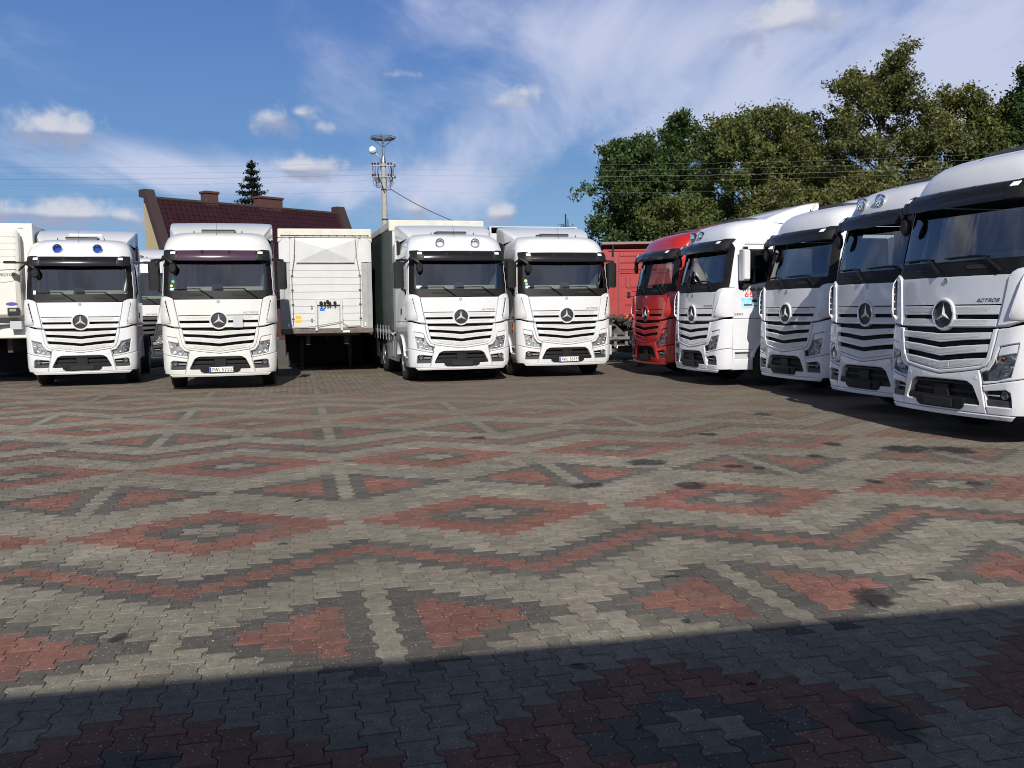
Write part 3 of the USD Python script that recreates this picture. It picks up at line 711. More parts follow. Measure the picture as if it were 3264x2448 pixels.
def tractor(label, X, Y, deg, body='white', kind='tall', grille='white', mirrors=('black', 'black'), spots=None, plate=None, visor='visor', lower=None, perforated=True, badge=True, back='white', curtains=True, group=None,
            skirts=True, lettering='grey', card=False, stickers=None, sensor_box=True, deflector=True, dz=0.0, rear_axle=True, model=None, housing='chrome', hatch=True, tank=True):
    g = once(('cab', kind), lambda: cab_meshes(kind))
    t = thing('tractor_truck', label, 'truck', (X, Y, dz), math.radians(deg), group)
    B = M[body]; L = M[lower] if lower else B
    G = L
    part(t, 'engine_bay', g['core'], M['matt'])
    part(t, 'roof', g['roof'], B, 50)
    if deflector:
        part(t, 'wind_deflector', g['deflector'], B, 40)
    part(t, 'hood', g['hood'], B)
    for i, s in enumerate(g['slats']):
        p = part(t, 'grille_slat', s, G)
        if perforated:
            for q in g['meshes'][i]:
                part(p, 'perforated_sheet', q, M[perforated if isinstance(perforated, str) else 'meshwhite'], False)
    part(t, 'grille_frame', g['frame'], L)
    em = part(t, 'emblem', lathe([(.208, .03), (.208, -.012), (.200, -.026), (.184, -.030), (.172, -.020), (.168, .0)], 'y', 40, (0, on_front(0, LOGO_Z)[0][1], LOGO_Z)), M['chrome'] if body == 'x' else B)
    y0 = on_front(0, LOGO_Z)[0][1]
    part(em, 'disc', lathe([(.172, -.004), (.10, -.010), (0, -.012)], 'y', 36, (0, y0, LOGO_Z)), M['ink'])
    part(em, 'star', move(star_mesh(), (0, y0 - .010, LOGO_Z)), M['silvermetal'], False)
    part(em, 'rim', lathe([(.176, -.022), (.170, -.030), (.163, -.024), (.163, -.010)], 'y', 36, (0, y0, LOGO_Z)), M['chrome'])
    if badge:
        yb = on_front(0, 1.985)[0][1]
        bd = part(t, 'hood_badge', lathe([(.036, .0), (.036, -.020), (.031, -.024), (.028, -.020)], 'y', 20, (0, yb, 1.985)), M['chrome'])
        part(bd, 'badge_centre', lathe([(.029, -.019), (0, -.021)], 'y', 18, (0, yb, 1.985)), M['lightgrey'])
    if lettering:
        text_on_front('ACTROS', .042, .52, 1.712, M['ink' if lettering == 'ink' else 'steel'], t, 'lettering', slant=.35, width=1.36)
    for nm, s in (('l', -1), ('r', 1)):
        fa = part(t, 'corner_fairing', g['fairing_' + nm], B)
        part(fa, 'raised_panel', g['lamella_' + nm], B)
        part(fa, 'vent_slot', g['vent_' + nm], M['matt'], False)
        for m in g['louvres_' + nm]:
            part(fa, 'louvre', m, B)
        part(t, 'bumper_upper_corner', g['corner_' + nm], L)
        part(t, 'bumper_lower_corner', g['lower_' + nm], L)
        hl = part(t, 'headlight', g['lamp_bed_' + nm], M['reflector'])
        for x, z, r, d in ((.985, .905, .082, -.038), (.845, .865, .050, -.04), (1.03, 1.02, .045, -.04)):
            c, n = on_front(s * x, z, d)
            part(hl, 'lamp_bowl', lathe([(r, -.03), (r * .85, -.005), (r * .5, .018), (0, .025)], 'y', 20, c), M['bowl'])
            part(hl, 'bulb_lens', lathe([(r * .62, -.010), (r * .40, -.028), (0, -.036)], 'y', 16, c), M['lens'])
        c, n = on_front(s * (.925 if kind == 'tall' else 1.03), 1.035 if kind == 'tall' else .86, -.03)
        part(hl, 'indicator', move(lathe([(.034, .0), (.026, -.012), (0, -.018)], 'y', 14), c), M['amber'])
        if kind == 'tall':
            part(hl, 'upper_cover', g['cover_' + nm], L)
        part(hl, 'inner_trim', move(cbox(-.022, .022, -.02, .02, -.042, .042, .006), on_front(s * .685, .812, -.02)[0]), M['grey'])
        part(hl, 'lens', g['lens_' + nm], M['lens'])
        fg = part(t, 'fog_light_niche', g['fog_bed_' + nm], M['matt'])
        part(fg, 'niche_step', g['fog_step_' + nm], M['grey'])
        part(fg, 'trim_bar', g['fog_bar_' + nm], M['lightgrey'])
        c, n = on_front(s * .975, .607, -.02)
        part(fg, 'fog_lamp', lathe([(.052, .03), (.052, -.008), (.044, -.012), (.038, -.004), (.02, .012), (0, .016)], 'y', 20, c), M['fog'])
        part(t, 'pillar', g['pillar_' + nm], B)
        d = part(t, 'door', g['door_' + nm], B)
        part(d, 'window_seal', g['door_seal_' + nm], M['black'])
        part(d, 'door_window', g['door_glass_' + nm], M['sideglass'], False)
        part(d, 'handle', cbox(min(s * 1.222, s * 1.245), max(s * 1.222, s * 1.245), 1.30, 1.42, 1.62, 1.78, .01), M['black'])
        part(t, 'sleeper_side', g['rear_side_' + nm], B)
        part(t, 'door_foot', g['foot_' + nm], L)
        st = part(t, 'step_panel', g['step_' + nm], L)
        part(st, 'step_recess', g['step_in_' + nm], M['lightgrey'])
        part(t, 'wheel_arch', g['arch_' + nm], L)
        part(t, 'side_marker', cbox(min(s * 1.235, s * 1.25), max(s * 1.235, s * 1.25), 1.02, 1.10, .90, .93, .004), M['amber'])
    ch = part(t, 'bumper_centre', g['chin'], L)
    for m in g['sensors']:
        part(ch, 'cap', m, L)
    part(t, 'bumper_lip', g['lip'], L)
    ik = part(t, 'intake', g['intake_bed'], M['matt'])
    part(ik, 'intake_bars', g['intake_bars'], M['black'])
    ph = part(t, 'plate_holder', g['plate_holder'], M['black'])
    if plate:
        y0 = on_front(0, .46)[0][1] - .048
        pl = part(ph, 'number_plate', cbox(-.24, .28, y0, y0 + .012, .405, .519, .004), M['plate'])
        part(pl, 'blue_band', cbox(-.2375, -.195, y0 - .002, y0 + .002, .409, .515, .001), M['blue'])
        text_flat(plate, .075, M['ink'], pl, 'plate_text', (-.180, y0 - .001, .424), (1, 0, 0), (0, -1, 0), True, .82)
    else:
        part(ph, 'plate_frame', cbox(-.26, .26, on_front(0, .46)[0][1] - .045, on_front(0, .46)[0][1] - .030, .408, .515, .006), M['matt'])
    dk = part(t, 'windscreen_frame', g['dark'], M['panel'])
    for m in g['niches']:
        part(dk, 'washer_niche', m, M['matt'])
    part(t, 'windscreen', g['screen'], M['glass'], True)
    for x0, x1 in ((-.95, -.12), (-.08, .84)):
        pts = [on_front(x, 2.262 + .010 * math.sin((x - x0) / (x1 - x0) * PI), .022)[0] for x in np.linspace(x0, x1 - .25, 7)]
        arm = [on_front(x, z, .034)[0] for x, z in ((x0 + .40, 2.275), (x1 - .30, 2.268), (x1 - .18, 2.20), (x1, 2.075))]
        w = part(t, 'wiper', tube(pts, .011, 6), M['matt'])
        part(w, 'wiper_arm', tube(arm, [.008, .012, .014, .018], 6), M['black'])
    if visor:
        vz = part(t, 'sun_visor', g['visor'], M[visor], 50)
        for m, lm in zip(g['visor_ends'], g['visor_lamps']):
            e = part(t, 'visor_end', m, M['black'])
            part(e, 'marker_lamp', lm, M['lamp'])
        for m in g['visor_ribs']:
            part(t, 'visor_bracket', m, M['black'])
    # kerb mirror hung before the windscreen at the left corner
    c = on_front(-1.06, 2.93, .10)[0]
    km = part(t, 'front_mirror', cat(tube([c + [-.05, 0, .03], c + [.06, -.10, -.03], c + [.14, -.13, -.10]], [.055, .045, .04], 8),
                                     hull([c + np.array([.15 + .085 * math.cos(a) * q, -.13 + dy, -.21 + .125 * math.sin(a) * q]) for a in np.arange(14) * PI / 7 for dy, q in ((-.035, .7), (0, 1.0), (.03, .95))])), M['black'])
    part(km, 'ramp_mirror', hull([c + np.array(q) for q in ((-.06, -.03, .02), (-.06, .05, .02), (-.09, 0, -.05), (-.17, -.05, -.10), (-.17, .05, -.10), (-.22, 0, -.17), (-.24, .02, -.15), (-.20, .03, -.07))]), M['black'])
    for s, stl in zip((-1, 1), mirrors):
        if stl:
            side_mirror(t, s, stl)
    # roof fittings
    if hatch:
        part(t, 'roof_hatch', g['hatch'], M['grey'], 30)
    part(t, 'aerial', cat(lathe([(.0, .11), (.012, .10), (.035, .02), (.045, .0)], 'z', 12, (-.02, .56, 3.40)), tube([(-.02, .58, 3.49), (-.02, .74, 3.80)], .004, 5)), M['black'])
    for x in (-.53, .53):
        part(t, 'roof_antenna', cat(lathe([(.0, .10), (.010, .09), (.012, .05), (.04, .02), (.045, .0)], 'z', 12, (x, .90, 3.53))), M['black'])
    for m in g['side_skirt'] if skirts else []:
        part(t, 'side_fairing', m, B, 30)
    for m in g['roof_vent']:
        part(t, 'roof_vent', m, M['matt'])
    if spots:
        for x in spots[:2]:
            spotlight(t, x, spots[2], spots[3], spots[4], housing)
    # inside
    part(t, 'cab_floor', g['floor'], M['interior']); part(t, 'cab_ceiling', g['ceiling'], M['beige'])
    part(t, 'cab_back_wall', g['back'], M[back])
    part(t, 'cab_lining', cbox(-1.14, 1.14, 2.20, 2.235, 1.46, 3.02, .01), M['interior'])
    db = part(t, 'dashboard', hull([(x, y, z) for x in (-1.05, 1.05) for y, z in ((.33, 2.05), (.33, 2.19), (.62, 2.24), (.95, 2.16), (.95, 1.7), (.5, 1.7))]), M['interior'])
    part(db, 'dash_reflection_strip', hull([(x, y, z) for x in (-.70, .97) for y, z in ((.50, 2.235), (.56, 2.33), (.60, 2.33), (.62, 2.24))]), M['beige'])  # beige strip standing in for the pale dash-top reflection
    if sensor_box:
        part(t, 'windscreen_camera', hull([on_front(x, z, -.03)[0] for x, z in ((-.14, 2.24), (.12, 2.24), (.10, 2.37), (.08, 2.39), (-.10, 2.39), (-.12, 2.37))] + [on_front(x, z, -.10)[0] for x, z in ((-.14, 2.24), (.12, 2.24))]), M['matt'])
    for x in (-.60, .60):
        sp = part(t, 'seat', cbox(x - .27, x + .27, 1.05, 1.58, 1.75, 1.93, .05), M['seat'])
        part(sp, 'backrest', hull([(x - .26, 1.52, 1.9), (x + .26, 1.52, 1.9), (x - .26, 1.66, 1.9), (x + .26, 1.66, 1.9), (x - .24, 1.64, 2.55), (x + .24, 1.64, 2.55), (x - .22, 1.76, 2.58), (x + .22, 1.76, 2.58)]), M['seat'])
        part(sp, 'headrest', cbox(x - .14, x + .14, 1.65, 1.75, 2.56, 2.76, .04), M['seat'])
        part(sp, 'pedestal', cbox(x - .2, x + .2, 1.1, 1.5, 1.46, 1.76, .02), M['interior'])
    sw = lathe([(.215 + .017 * math.cos(q), .017 * math.sin(q)) for q in np.arange(8) * PI / 4], 'z', 28, closed=True)
    part(t, 'steering_wheel', cat(move(sw, (.60, .98, 2.26), rx=math.radians(-48)), move(cbox(-.2, .2, -.03, .03, -.015, .015, .01), (.60, .98, 2.25), rx=math.radians(-48)), tube([(.6, .98, 2.25), (.6, .80, 2.05)], .03)), M['black'])
    if curtains:
        for s, ya, yb in ((1, .50, .86), (-1, .60, .80)):
            y = np.linspace(ya, yb, 30); q = .018 * np.sin((y - ya) * 110)
            v = np.vstack([np.stack([s * (1.0 - (y - ya) * .25 + q), y, np.full(30, z)], 1) for z in (2.15, 2.98)])
            f = np.array([(j, j + 1, 30 + j + 1) for j in range(29)] + [(j, 30 + j + 1, 30 + j) for j in range(29)])
            part(t, 'curtain', (v, f), M['curtain'], True)
    # chassis
    part(t, 'chassis_frame', cat(cbox(-.43, -.35, .8, 6.1, .72, 1.0), cbox(.35, .43, .8, 6.1, .72, 1.0), *[cbox(-.36, .36, y, y + .12, .74, .98) for y in (1.0, 2.6, 3.7, 4.6, 5.6, 5.95)], cbox(-.95, .95, 1.38, 1.50, .46, .58), cbox(-1.0, 1.0, 5.06, 5.20, .42, .60), cbox(-.30, .30, 4.9, 5.35, .34, .72, .08)), M['chassis'])
    part(t, 'gearbox', cat(hull([(x, y, z) for x in (-.25, .25) for y in (.9, 2.4) for z in (.55, 1.15)]), tube([(0, 2.4, .8), (0, 5.0, .55)], .07)), M['chassis'])
    part(t, 'fifth_wheel', cat(prism(rnd(sg.Point(0, 4.75).buffer(.48).difference(P((-.10, 4.75), (.10, 4.75), (.28, 5.5), (-.28, 5.5))), .02), 'z', 1.10, 1.16), cbox(-.45, .45, 4.6, 4.9, .98, 1.11)), M['chassis'])
    for s in (-1, 1):
        add_wheel(t, s * 1.03, 1.44, .31, s)
        if rear_axle:
            add_wheel(t, s * .91, 5.13, .58, s)
            mg = sg.Point(5.13, .52).buffer(.64, quad_segs=12).difference(sg.Point(5.13, .52).buffer(.61, quad_segs=12)).intersection(sg.box(4, .75, 7, 2))
            part(t, 'mudguard', prism(mg, 'x', *sorted((s * .60, s * 1.22))), M['black'])
            part(t, 'tail_light', cbox(min(s * .75, s * 1.12), max(s * .75, s * 1.12), 6.15, 6.19, .64, .76), M['redink'])
        else:
            part(t, 'axle_stand', cat(cbox(s * .39 - .12, s * .39 + .12, 5.3, 5.6, 0, .05, .01), cbox(s * .39 - .06, s * .39 + .06, 5.38, 5.52, .05, .72, .01)), M['chassis'])
        if tank:
            part(t, 'fuel_tank', move(lathe([(0, -.62), (.26, -.62), (.30, -.58), (.30, .58), (.26, .62), (0, .62)], 'y', 20), (s * .82, 3.25, .70)), M['steel'])
    if rear_axle:
        part(t, 'rear_light_bar', cat(cbox(-1.15, 1.15, 6.10, 6.16, .62, .78), cbox(-.35, .35, 6.05, 6.12, .5, .64)), M['black'])
    part(t, 'air_hoses', cat(*[tube([(x + .05 * math.sin(q * 1.7), 2.34 + .05 * math.cos(q * 1.7), 1.95 - q * .045) for q in np.linspace(0, 18, 70)], .012, 5) for x in (-.25, -.05, .15)]), M['matt'])
    if card:
        part(t, 'card_on_grille', move(cbox(.31, .52, -.03, -.024, 1.40, 1.66, .003), (0, 0, 0)), M['paper'], False, 'grey card tucked into the grille beside the emblem')
    for name, x, z, w, h, mm in stickers or []:
        if name == 'round_sticker':
            part(t, name, drape(circle(x, z, w / 2, 16), front, .0005, None, c=0), M[mm], False)
        else:
            part(t, name, drape(sg.box(x - w / 2, z - h / 2, x + w / 2, z + h / 2), front, .0005, None, c=0), M[mm], False)
    return t

# ------------------------------------------------------------------ ground
YAW = 0.2264
PX0, PY0 = -2.372, 7.205                                             # centre of one of the paved rhombs


def flat_quad(x0, x1, y0, y1, z):
    return np.array([(x0, y0, z), (x1, y0, z), (x1, y1, z), (x0, y1, z)], float), np.array([(0, 1, 2), (0, 2, 3)])


M['soil'] = mat('joint_sand', (0.10, 0.09, 0.073), 0.95, col2=(0.055, 0.048, 0.040), scale=3.0, bump=0.01, bscale=60.0, coord='world')
tag(stage.GetPrimAtPath(part('/World', 'ground', flat_quad(-1500, 1500, -600, 2400, -0.0065), M['soil'], False)), kind='structure')


def paver_material():
    """Concrete pavers: colour of each block from the mesh, aggregate specks, grime, wheel film and a few oil stains with shapes of their own."""
    nodes = {
        'big': ('noise_texture', {'scale': 0.16, 'detail': 3.0, 'roughness': 0.55}), 'bm': ('map_range', {'from_min': 0.35, 'from_max': 0.65, 'to_min': 0.80, 'to_max': 1.12}), 'e': ('vector_math', {'math_type': 'scale'}),
        'film': ('noise_texture', {'scale': 1.6, 'detail': 7.0, 'roughness': 0.68}), 'fl': ('map_range', {'from_min': 0.46, 'from_max': 0.72, 'to_min': 0.0, 'to_max': 0.50, 'clamp': True}), 'grime': ('mix_color', {'b': (0.112, 0.097, 0.073)}),
        'orf': ('map_range', {'from_min': 0.0, 'from_max': 0.86, 'to_min': 0.85, 'to_max': 0.66}),
        'at': ('attribute', {'attribute': 'tint'}), 'g': ('geometry', {}),
        'fine': ('noise_texture', {'scale': 130.0, 'detail': 5.0, 'roughness': 0.75}), 'mid': ('noise_texture', {'scale': 14.0, 'detail': 6.0, 'roughness': 0.65}), 'low': ('noise_texture', {'scale': 0.55, 'detail': 5.0, 'roughness': 0.6}),
        'fm': ('map_range', {'from_min': 0.30, 'from_max': 0.70, 'to_min': 0.42, 'to_max': 1.58}),
        'mm': ('map_range', {'from_min': 0.30, 'from_max': 0.70, 'to_min': 0.72, 'to_max': 1.26}),
        'lm': ('map_range', {'from_min': 0.30, 'from_max': 0.72, 'to_min': 0.74, 'to_max': 1.14}),
        'a': ('vector_math', {'math_type': 'scale'}), 'b': ('vector_math', {'math_type': 'scale'}), 'c': ('vector_math', {'math_type': 'scale'}),
        'spk': ('voronoi_texture', {'scale': 48.0, 'randomness': 1.0}), 'sm': ('map_range', {'from_min': 0.08, 'from_max': 0.24, 'to_min': 0.9, 'to_max': 0.0, 'clamp': True}),
        'sr': ('separate_color', {}), 'sg': ('math', {'math_type': 'greater_than', 'value2': 0.66}), 'sx': ('math', {'math_type': 'multiply'}),
        'speck': ('mix_color', {'b': (0.55, 0.53, 0.48)}),
        'bump': ('bump', {'strength': 1.0, 'distance': 0.005}),
        'p': ('principled_bsdf', {'roughness': 0.82, 'specular_ior_level': 0.35}),
        'oil': ('mix_color', {'b': (0.016, 0.015, 0.014)}),
        'dust': ('mix_color', {'b': (0.128, 0.107, 0.078)}),
        'dsep': ('separate_xyz', {}), 'dx': ('math', {'math_type': 'multiply_add', 'value2': 0.55}), 'dn': ('math', {'math_type': 'multiply_add', 'value2': 3.0}),
        'dr': ('map_range', {'from_min': 11.0, 'from_max': 21.0, 'to_min': 0.0, 'to_max': 0.80, 'clamp': True}),
        'on': ('noise_texture', {'scale': 4.5, 'detail': 8.0, 'roughness': 0.70}), 'oa': ('math', {'math_type': 'multiply_add', 'value2': 2.6}),
        'om': ('map_range', {'from_min': 2.22, 'from_max': 1.92, 'to_min': 0.0, 'to_max': 0.86, 'clamp': True}),
    }
    links = [('g.position', 'fine.vector'), ('g.position', 'mid.vector'), ('g.position', 'low.vector'), ('g.position', 'spk.vector'), ('g.position', 'on.vector'), ('g.position', 'dsep.vector'),
             ('fine.fac', 'fm.value'), ('mid.fac', 'mm.value'), ('low.fac', 'lm.value'),
             ('at.vector', 'a.vector1'), ('fm.result', 'a.scale'), ('a.vector', 'b.vector1'), ('mm.result', 'b.scale'), ('b.vector', 'c.vector1'), ('lm.result', 'c.scale'),
             ('spk.distance', 'sm.value'), ('spk.color', 'sr.color'), ('sr.r', 'sg.value1'), ('sm.result', 'sx.value1'), ('sg.value', 'sx.value2'),
             ('g.position', 'big.vector'), ('big.fac', 'bm.value'), ('c.vector', 'e.vector1'), ('bm.result', 'e.scale'), ('g.position', 'film.vector'), ('film.fac', 'fl.value'), ('fl.result', 'grime.fac'), ('e.vector', 'grime.a'), ('grime.result', 'speck.a'), ('om.result', 'orf.value'), ('orf.result', 'p.roughness'), ('sx.value', 'speck.fac'), ('fine.fac', 'bump.height'), ('bump.normal', 'p.normal'),
             ('dsep.x', 'dx.value1'), ('dsep.y', 'dx.value3'), ('low.fac', 'dn.value1'), ('dx.value', 'dn.value3'), ('dn.value', 'dr.value'), ('dr.result', 'dust.fac'), ('speck.result', 'dust.a'),
             ('dust.result', 'oil.a'), ('om.result', 'oil.fac'), ('oil.result', 'p.base_color'), ('on.fac', 'oa.value1'), ('oa.value', 'om.value')]
    prev = None
    for i, (x, y, rx, ry) in enumerate(OIL):
        nodes[f'o{i}'] = ('mapping', {'mapping_type': 'point', 'location': (-x / rx, -y / ry, 0), 'scale': (1 / rx, 1 / ry, 0)})
        nodes[f'q{i}'] = ('vector_math', {'math_type': 'length'})
        links += [('g.position', f'o{i}.vector'), (f'o{i}.vector', f'q{i}.vector1')]
        if prev:
            nodes[f'w{i}'] = ('math', {'math_type': 'minimum'})
            links += [(prev, f'w{i}.value1'), (f'q{i}.value', f'w{i}.value2')]
            prev = f'w{i}.value'
        else:
            prev = f'q{i}.value'
    links.append((prev, 'oa.value3'))
    return usdkit.material(stage, '/World/Looks/pavers', nodes, links, surface='p.BSDF')


OIL = [(1.46, 10.22, 0.26, 0.29), (0.71, 8.87, 0.2, 0.19), (1.68, 8.8, 0.2, 0.22), (4.63, 10.9, 0.37, 0.36), (3.47, 8.89, 0.09, 0.16), (2.35, 9.87, 0.12, 0.15), (2.58, 9.73, 0.1, 0.12), (2.06, 5.26, 0.12, 0.21), (1.52, 3.66, 0.17, 0.22), (-0.48, 12.43, 0.15, 0.19), (2.62, 12.44, 0.18, 0.19), (3.94, 14.71, 0.18, 0.27), (5.12, 10.78, 0.26, 0.32), (-1.38, 3.43, 0.11, 0.08), (0.3, 4.3, 0.07, 0.06), (3.41, 10.48, 0.11, 0.14), (0.92, 4.94, 0.05, 0.06), (4.32, 8.7, 0.11, 0.13), (3.92, 11.35, 0.14, 0.21), (-2.08, 4.8, 0.04, 0.08)]
M['paver'] = paver_material()


def paver_pattern(i, k):
    """0 light, 1 dark, 2 red: rhombs, split rhombs and zigzag bands laid in a repeat of 16 columns."""
    a0, a8 = (i + 8) % 16 - 8, i % 16 - 8
    out = np.zeros(i.shape, int)
    seq = []
    k0 = 0
    for n in range(12):                                                 # upwards: D T D | T D T | ...
        seq.append((k0, 'D' if n % 2 == 0 else 'T'))
        k0 += 26 if n % 3 == 2 else 16
    k0 = -26
    for n in range(9):
        seq.append((k0, 'T' if n % 2 == 0 else 'D'))
        k0 -= 26 if n % 3 == 2 else 16
    seq.sort()
    for n, (kc, s) in enumerate(seq):
        r = np.abs(a0 if s == 'D' else a8) + np.abs(k - kc)
        if s == 'D':
            out[(r == 3)] = 1; out[(r == 5) | (r == 7)] = 2
            for d in (-1, 1):
                m = n + d
                if 0 <= m < len(seq) and abs(seq[m][0] - kc) == 26:
                    q = np.abs(a0) + d * (k - kc)
                    out[(q == 15) | (q == 19)] = 1; out[q == 17] = 2
        else:
            ins = (r <= 7) & (a8 != 0)
            out[ins] = 2
            out[ins & ((r == 7) | (np.abs(a8) == 1))] = 1
    return out


def build_paving():
    pitch, half = .139, .1
    i, k = np.meshgrid(np.arange(-190, 190), np.arange(-90, 290), indexing='ij')
    i, k = i.ravel(), k.ravel()
    keep = (i + k) % 2 == 1
    i, k = i[keep], k[keep]
    u, v = i * pitch, k * half
    c, s = math.cos(YAW), math.sin(YAW)
    X, Y = PX0 + c * u - s * v, PY0 + s * u + c * v
    d = np.hypot(X, Y)
    ok = (Y > 1.2) & (np.abs(X) < Y * .66 + 1.2) & (d < 31.5)
    i, k, X, Y, d = i[ok], k[ok], X[ok], Y[ok], d[ok]
    kind = paver_pattern(i, k)
    base = np.array([(0.212, 0.192, 0.150), (0.092, 0.085, 0.074), (0.198, 0.090, 0.068)])
    n = len(i)
    tone = base[kind] * rng.normal(1.0, .10, (n, 1)) * (1 + rng.normal(0, .014, (n, 3)))
    j = .0022
    ch = np.array([(.0825, .1), (.0825, .065), (.0565, .035), (.0565, -.035), (.0825, -.065), (.0825, -.1)])
    ch = ch - np.sign(ch) * [j, 0] - np.array([(0, j), (0, 0), (0, 0), (0, 0), (0, 0), (0, -j)])
    ring = np.vstack([ch, ch[::-1] * [-1, 1]])
    inner = ring - np.sign(ring) * [.0032, 0] - np.array([(0, .0032)] + [(0, 0)] * 4 + [(0, -.0032)] * 2 + [(0, 0)] * 4 + [(0, .0032)])
    top = np.array([(q, 11 - q, 10 - q) for q in range(5)] + [(q, 10 - q, q + 1) for q in range(5)])
    nx = (np.arange(12) + 1) % 12
    rg = np.vstack([np.stack([np.arange(12), nx, nx + 12], 1), np.stack([np.arange(12), nx + 12, np.arange(12) + 12], 1)])

    def block(level):
        if level == 0:
            vv = np.vstack([np.c_[inner, np.zeros(12)], np.c_[ring, np.full(12, -.0018)], np.c_[ring, np.full(12, -.03)]])
            return vv, np.vstack([top, rg, rg + 12])
        if level == 1:
            vv = np.vstack([np.c_[inner, np.zeros(12)], np.c_[ring, np.full(12, -.006)]])
            return vv, np.vstack([top, rg])
        return np.c_[ring, np.zeros(12)], top
    tilt = rng.normal(0, .005, (n, 2)); lift = rng.normal(0, .0008, n) + .004 * (meshkit.noise(np.c_[X * .9, Y * .9, 0 * X], 3) - .5)

    def laid(sel, level):
        bv, bf = block(level)
        m = len(bv)
        z = bv[None, :, 2] + lift[sel, None] + bv[None, :, 0] * tilt[sel, :1] + bv[None, :, 1] * tilt[sel, 1:]
        x = X[sel, None] + c * bv[None, :, 0] - s * bv[None, :, 1]
        y = Y[sel, None] + s * bv[None, :, 0] + c * bv[None, :, 1]
        vv = np.stack([x, y, z], -1).reshape(-1, 3)
        ff = (bf[None] + (np.arange(len(sel)) * m)[:, None, None]).reshape(-1, 3)
        fn = np.cross(vv[ff[0, 1]] - vv[ff[0, 0]], vv[ff[0, 2]] - vv[ff[0, 0]])
        if fn[2] < 0:
            ff = ff[:, ::-1]
        return vv, ff, np.repeat(tone[sel], m, 0)

    def lay(path, sel, level):
        vv, ff, col = laid(sel, level)
        m = usdkit.mesh(stage, path, (vv, ff), M['paver'])
        UsdGeom.PrimvarsAPI(m).CreatePrimvar('tint', Sdf.ValueTypeNames.Float3Array, 'vertex').Set(Vt.Vec3fArray.FromNumpy(col.astype(np.float32)))
        return m
    root = UsdGeom.Xform.Define(stage, '/World/paved_yard')
    tag(root, kind='structure')
    seen = np.where((Y > 3.42) & (np.abs(X) < Y * .545 - .05))[0]
    near = seen[np.argsort(d[seen])][:300]
    for q in near:
        lay(numbered('/World/paved_yard', 'paver'), np.array([q]), 0)
    rest = np.setdiff1d(np.arange(n), near)
    fields = [(rest[d[rest] < 9], 0), (rest[(d[rest] >= 9) & (d[rest] < 20)], 1), (rest[d[rest] >= 20], 2)]
    vs, fs, cs, q = [], [], [], 0
    for sel, level in fields:
        vv, ff, col = laid(sel, level)
        vs.append(vv); fs.append(ff + q); cs.append(col); q += len(vv)
    m = usdkit.mesh(stage, '/World/paved_yard/paver_field', (np.vstack(vs), np.vstack(fs)), M['paver'])
    UsdGeom.PrimvarsAPI(m).CreatePrimvar('tint', Sdf.ValueTypeNames.Float3Array, 'vertex').Set(Vt.Vec3fArray.FromNumpy(np.vstack(cs).astype(np.float32)))
    tag(m, kind='stuff')


build_paving()

# ------------------------------------------------------------------ trailers
M.update(
    canvas=mat('dark_green_canvas', (0.020, 0.040, 0.034), 0.6, var=0.4, scale=3.0, bump=0.02, bscale=1.6), canvasgrey=mat('grey_canvas', (0.16, 0.16, 0.16), 0.6, var=0.2, scale=2.0), cream=mat('cream_tarp', (0.62, 0.60, 0.51), 0.6, var=0.18, scale=3.0),
    boardwhite=mat('trailer_white_board', (0.57, 0.575, 0.565), 0.45, var=0.10, scale=2.5), alu=mat('grey_aluminium', (0.42, 0.44, 0.44), 0.5, 0.25, var=0.25, scale=4.0), teal=mat('teal_canvas', (0.03, 0.14, 0.15), 0.5, var=0.3, scale=2.0), fridge=mat('fridge_cream', (0.64, 0.63, 0.57), 0.4, var=0.1, scale=2.0),
    darkred=mat('dark_red_paint', (0.06, 0.010, 0.010), 0.5), darkscreen=mat('display_black', (0.025, 0.028, 0.026), 0.3), lcd=mat('display_grey_green', (0.25, 0.30, 0.24), 0.3), rust=mat('dirty_steel', (0.16, 0.13, 0.11), 0.7, var=0.5, scale=8.0, col2=(0.08, 0.06, 0.05)),
)


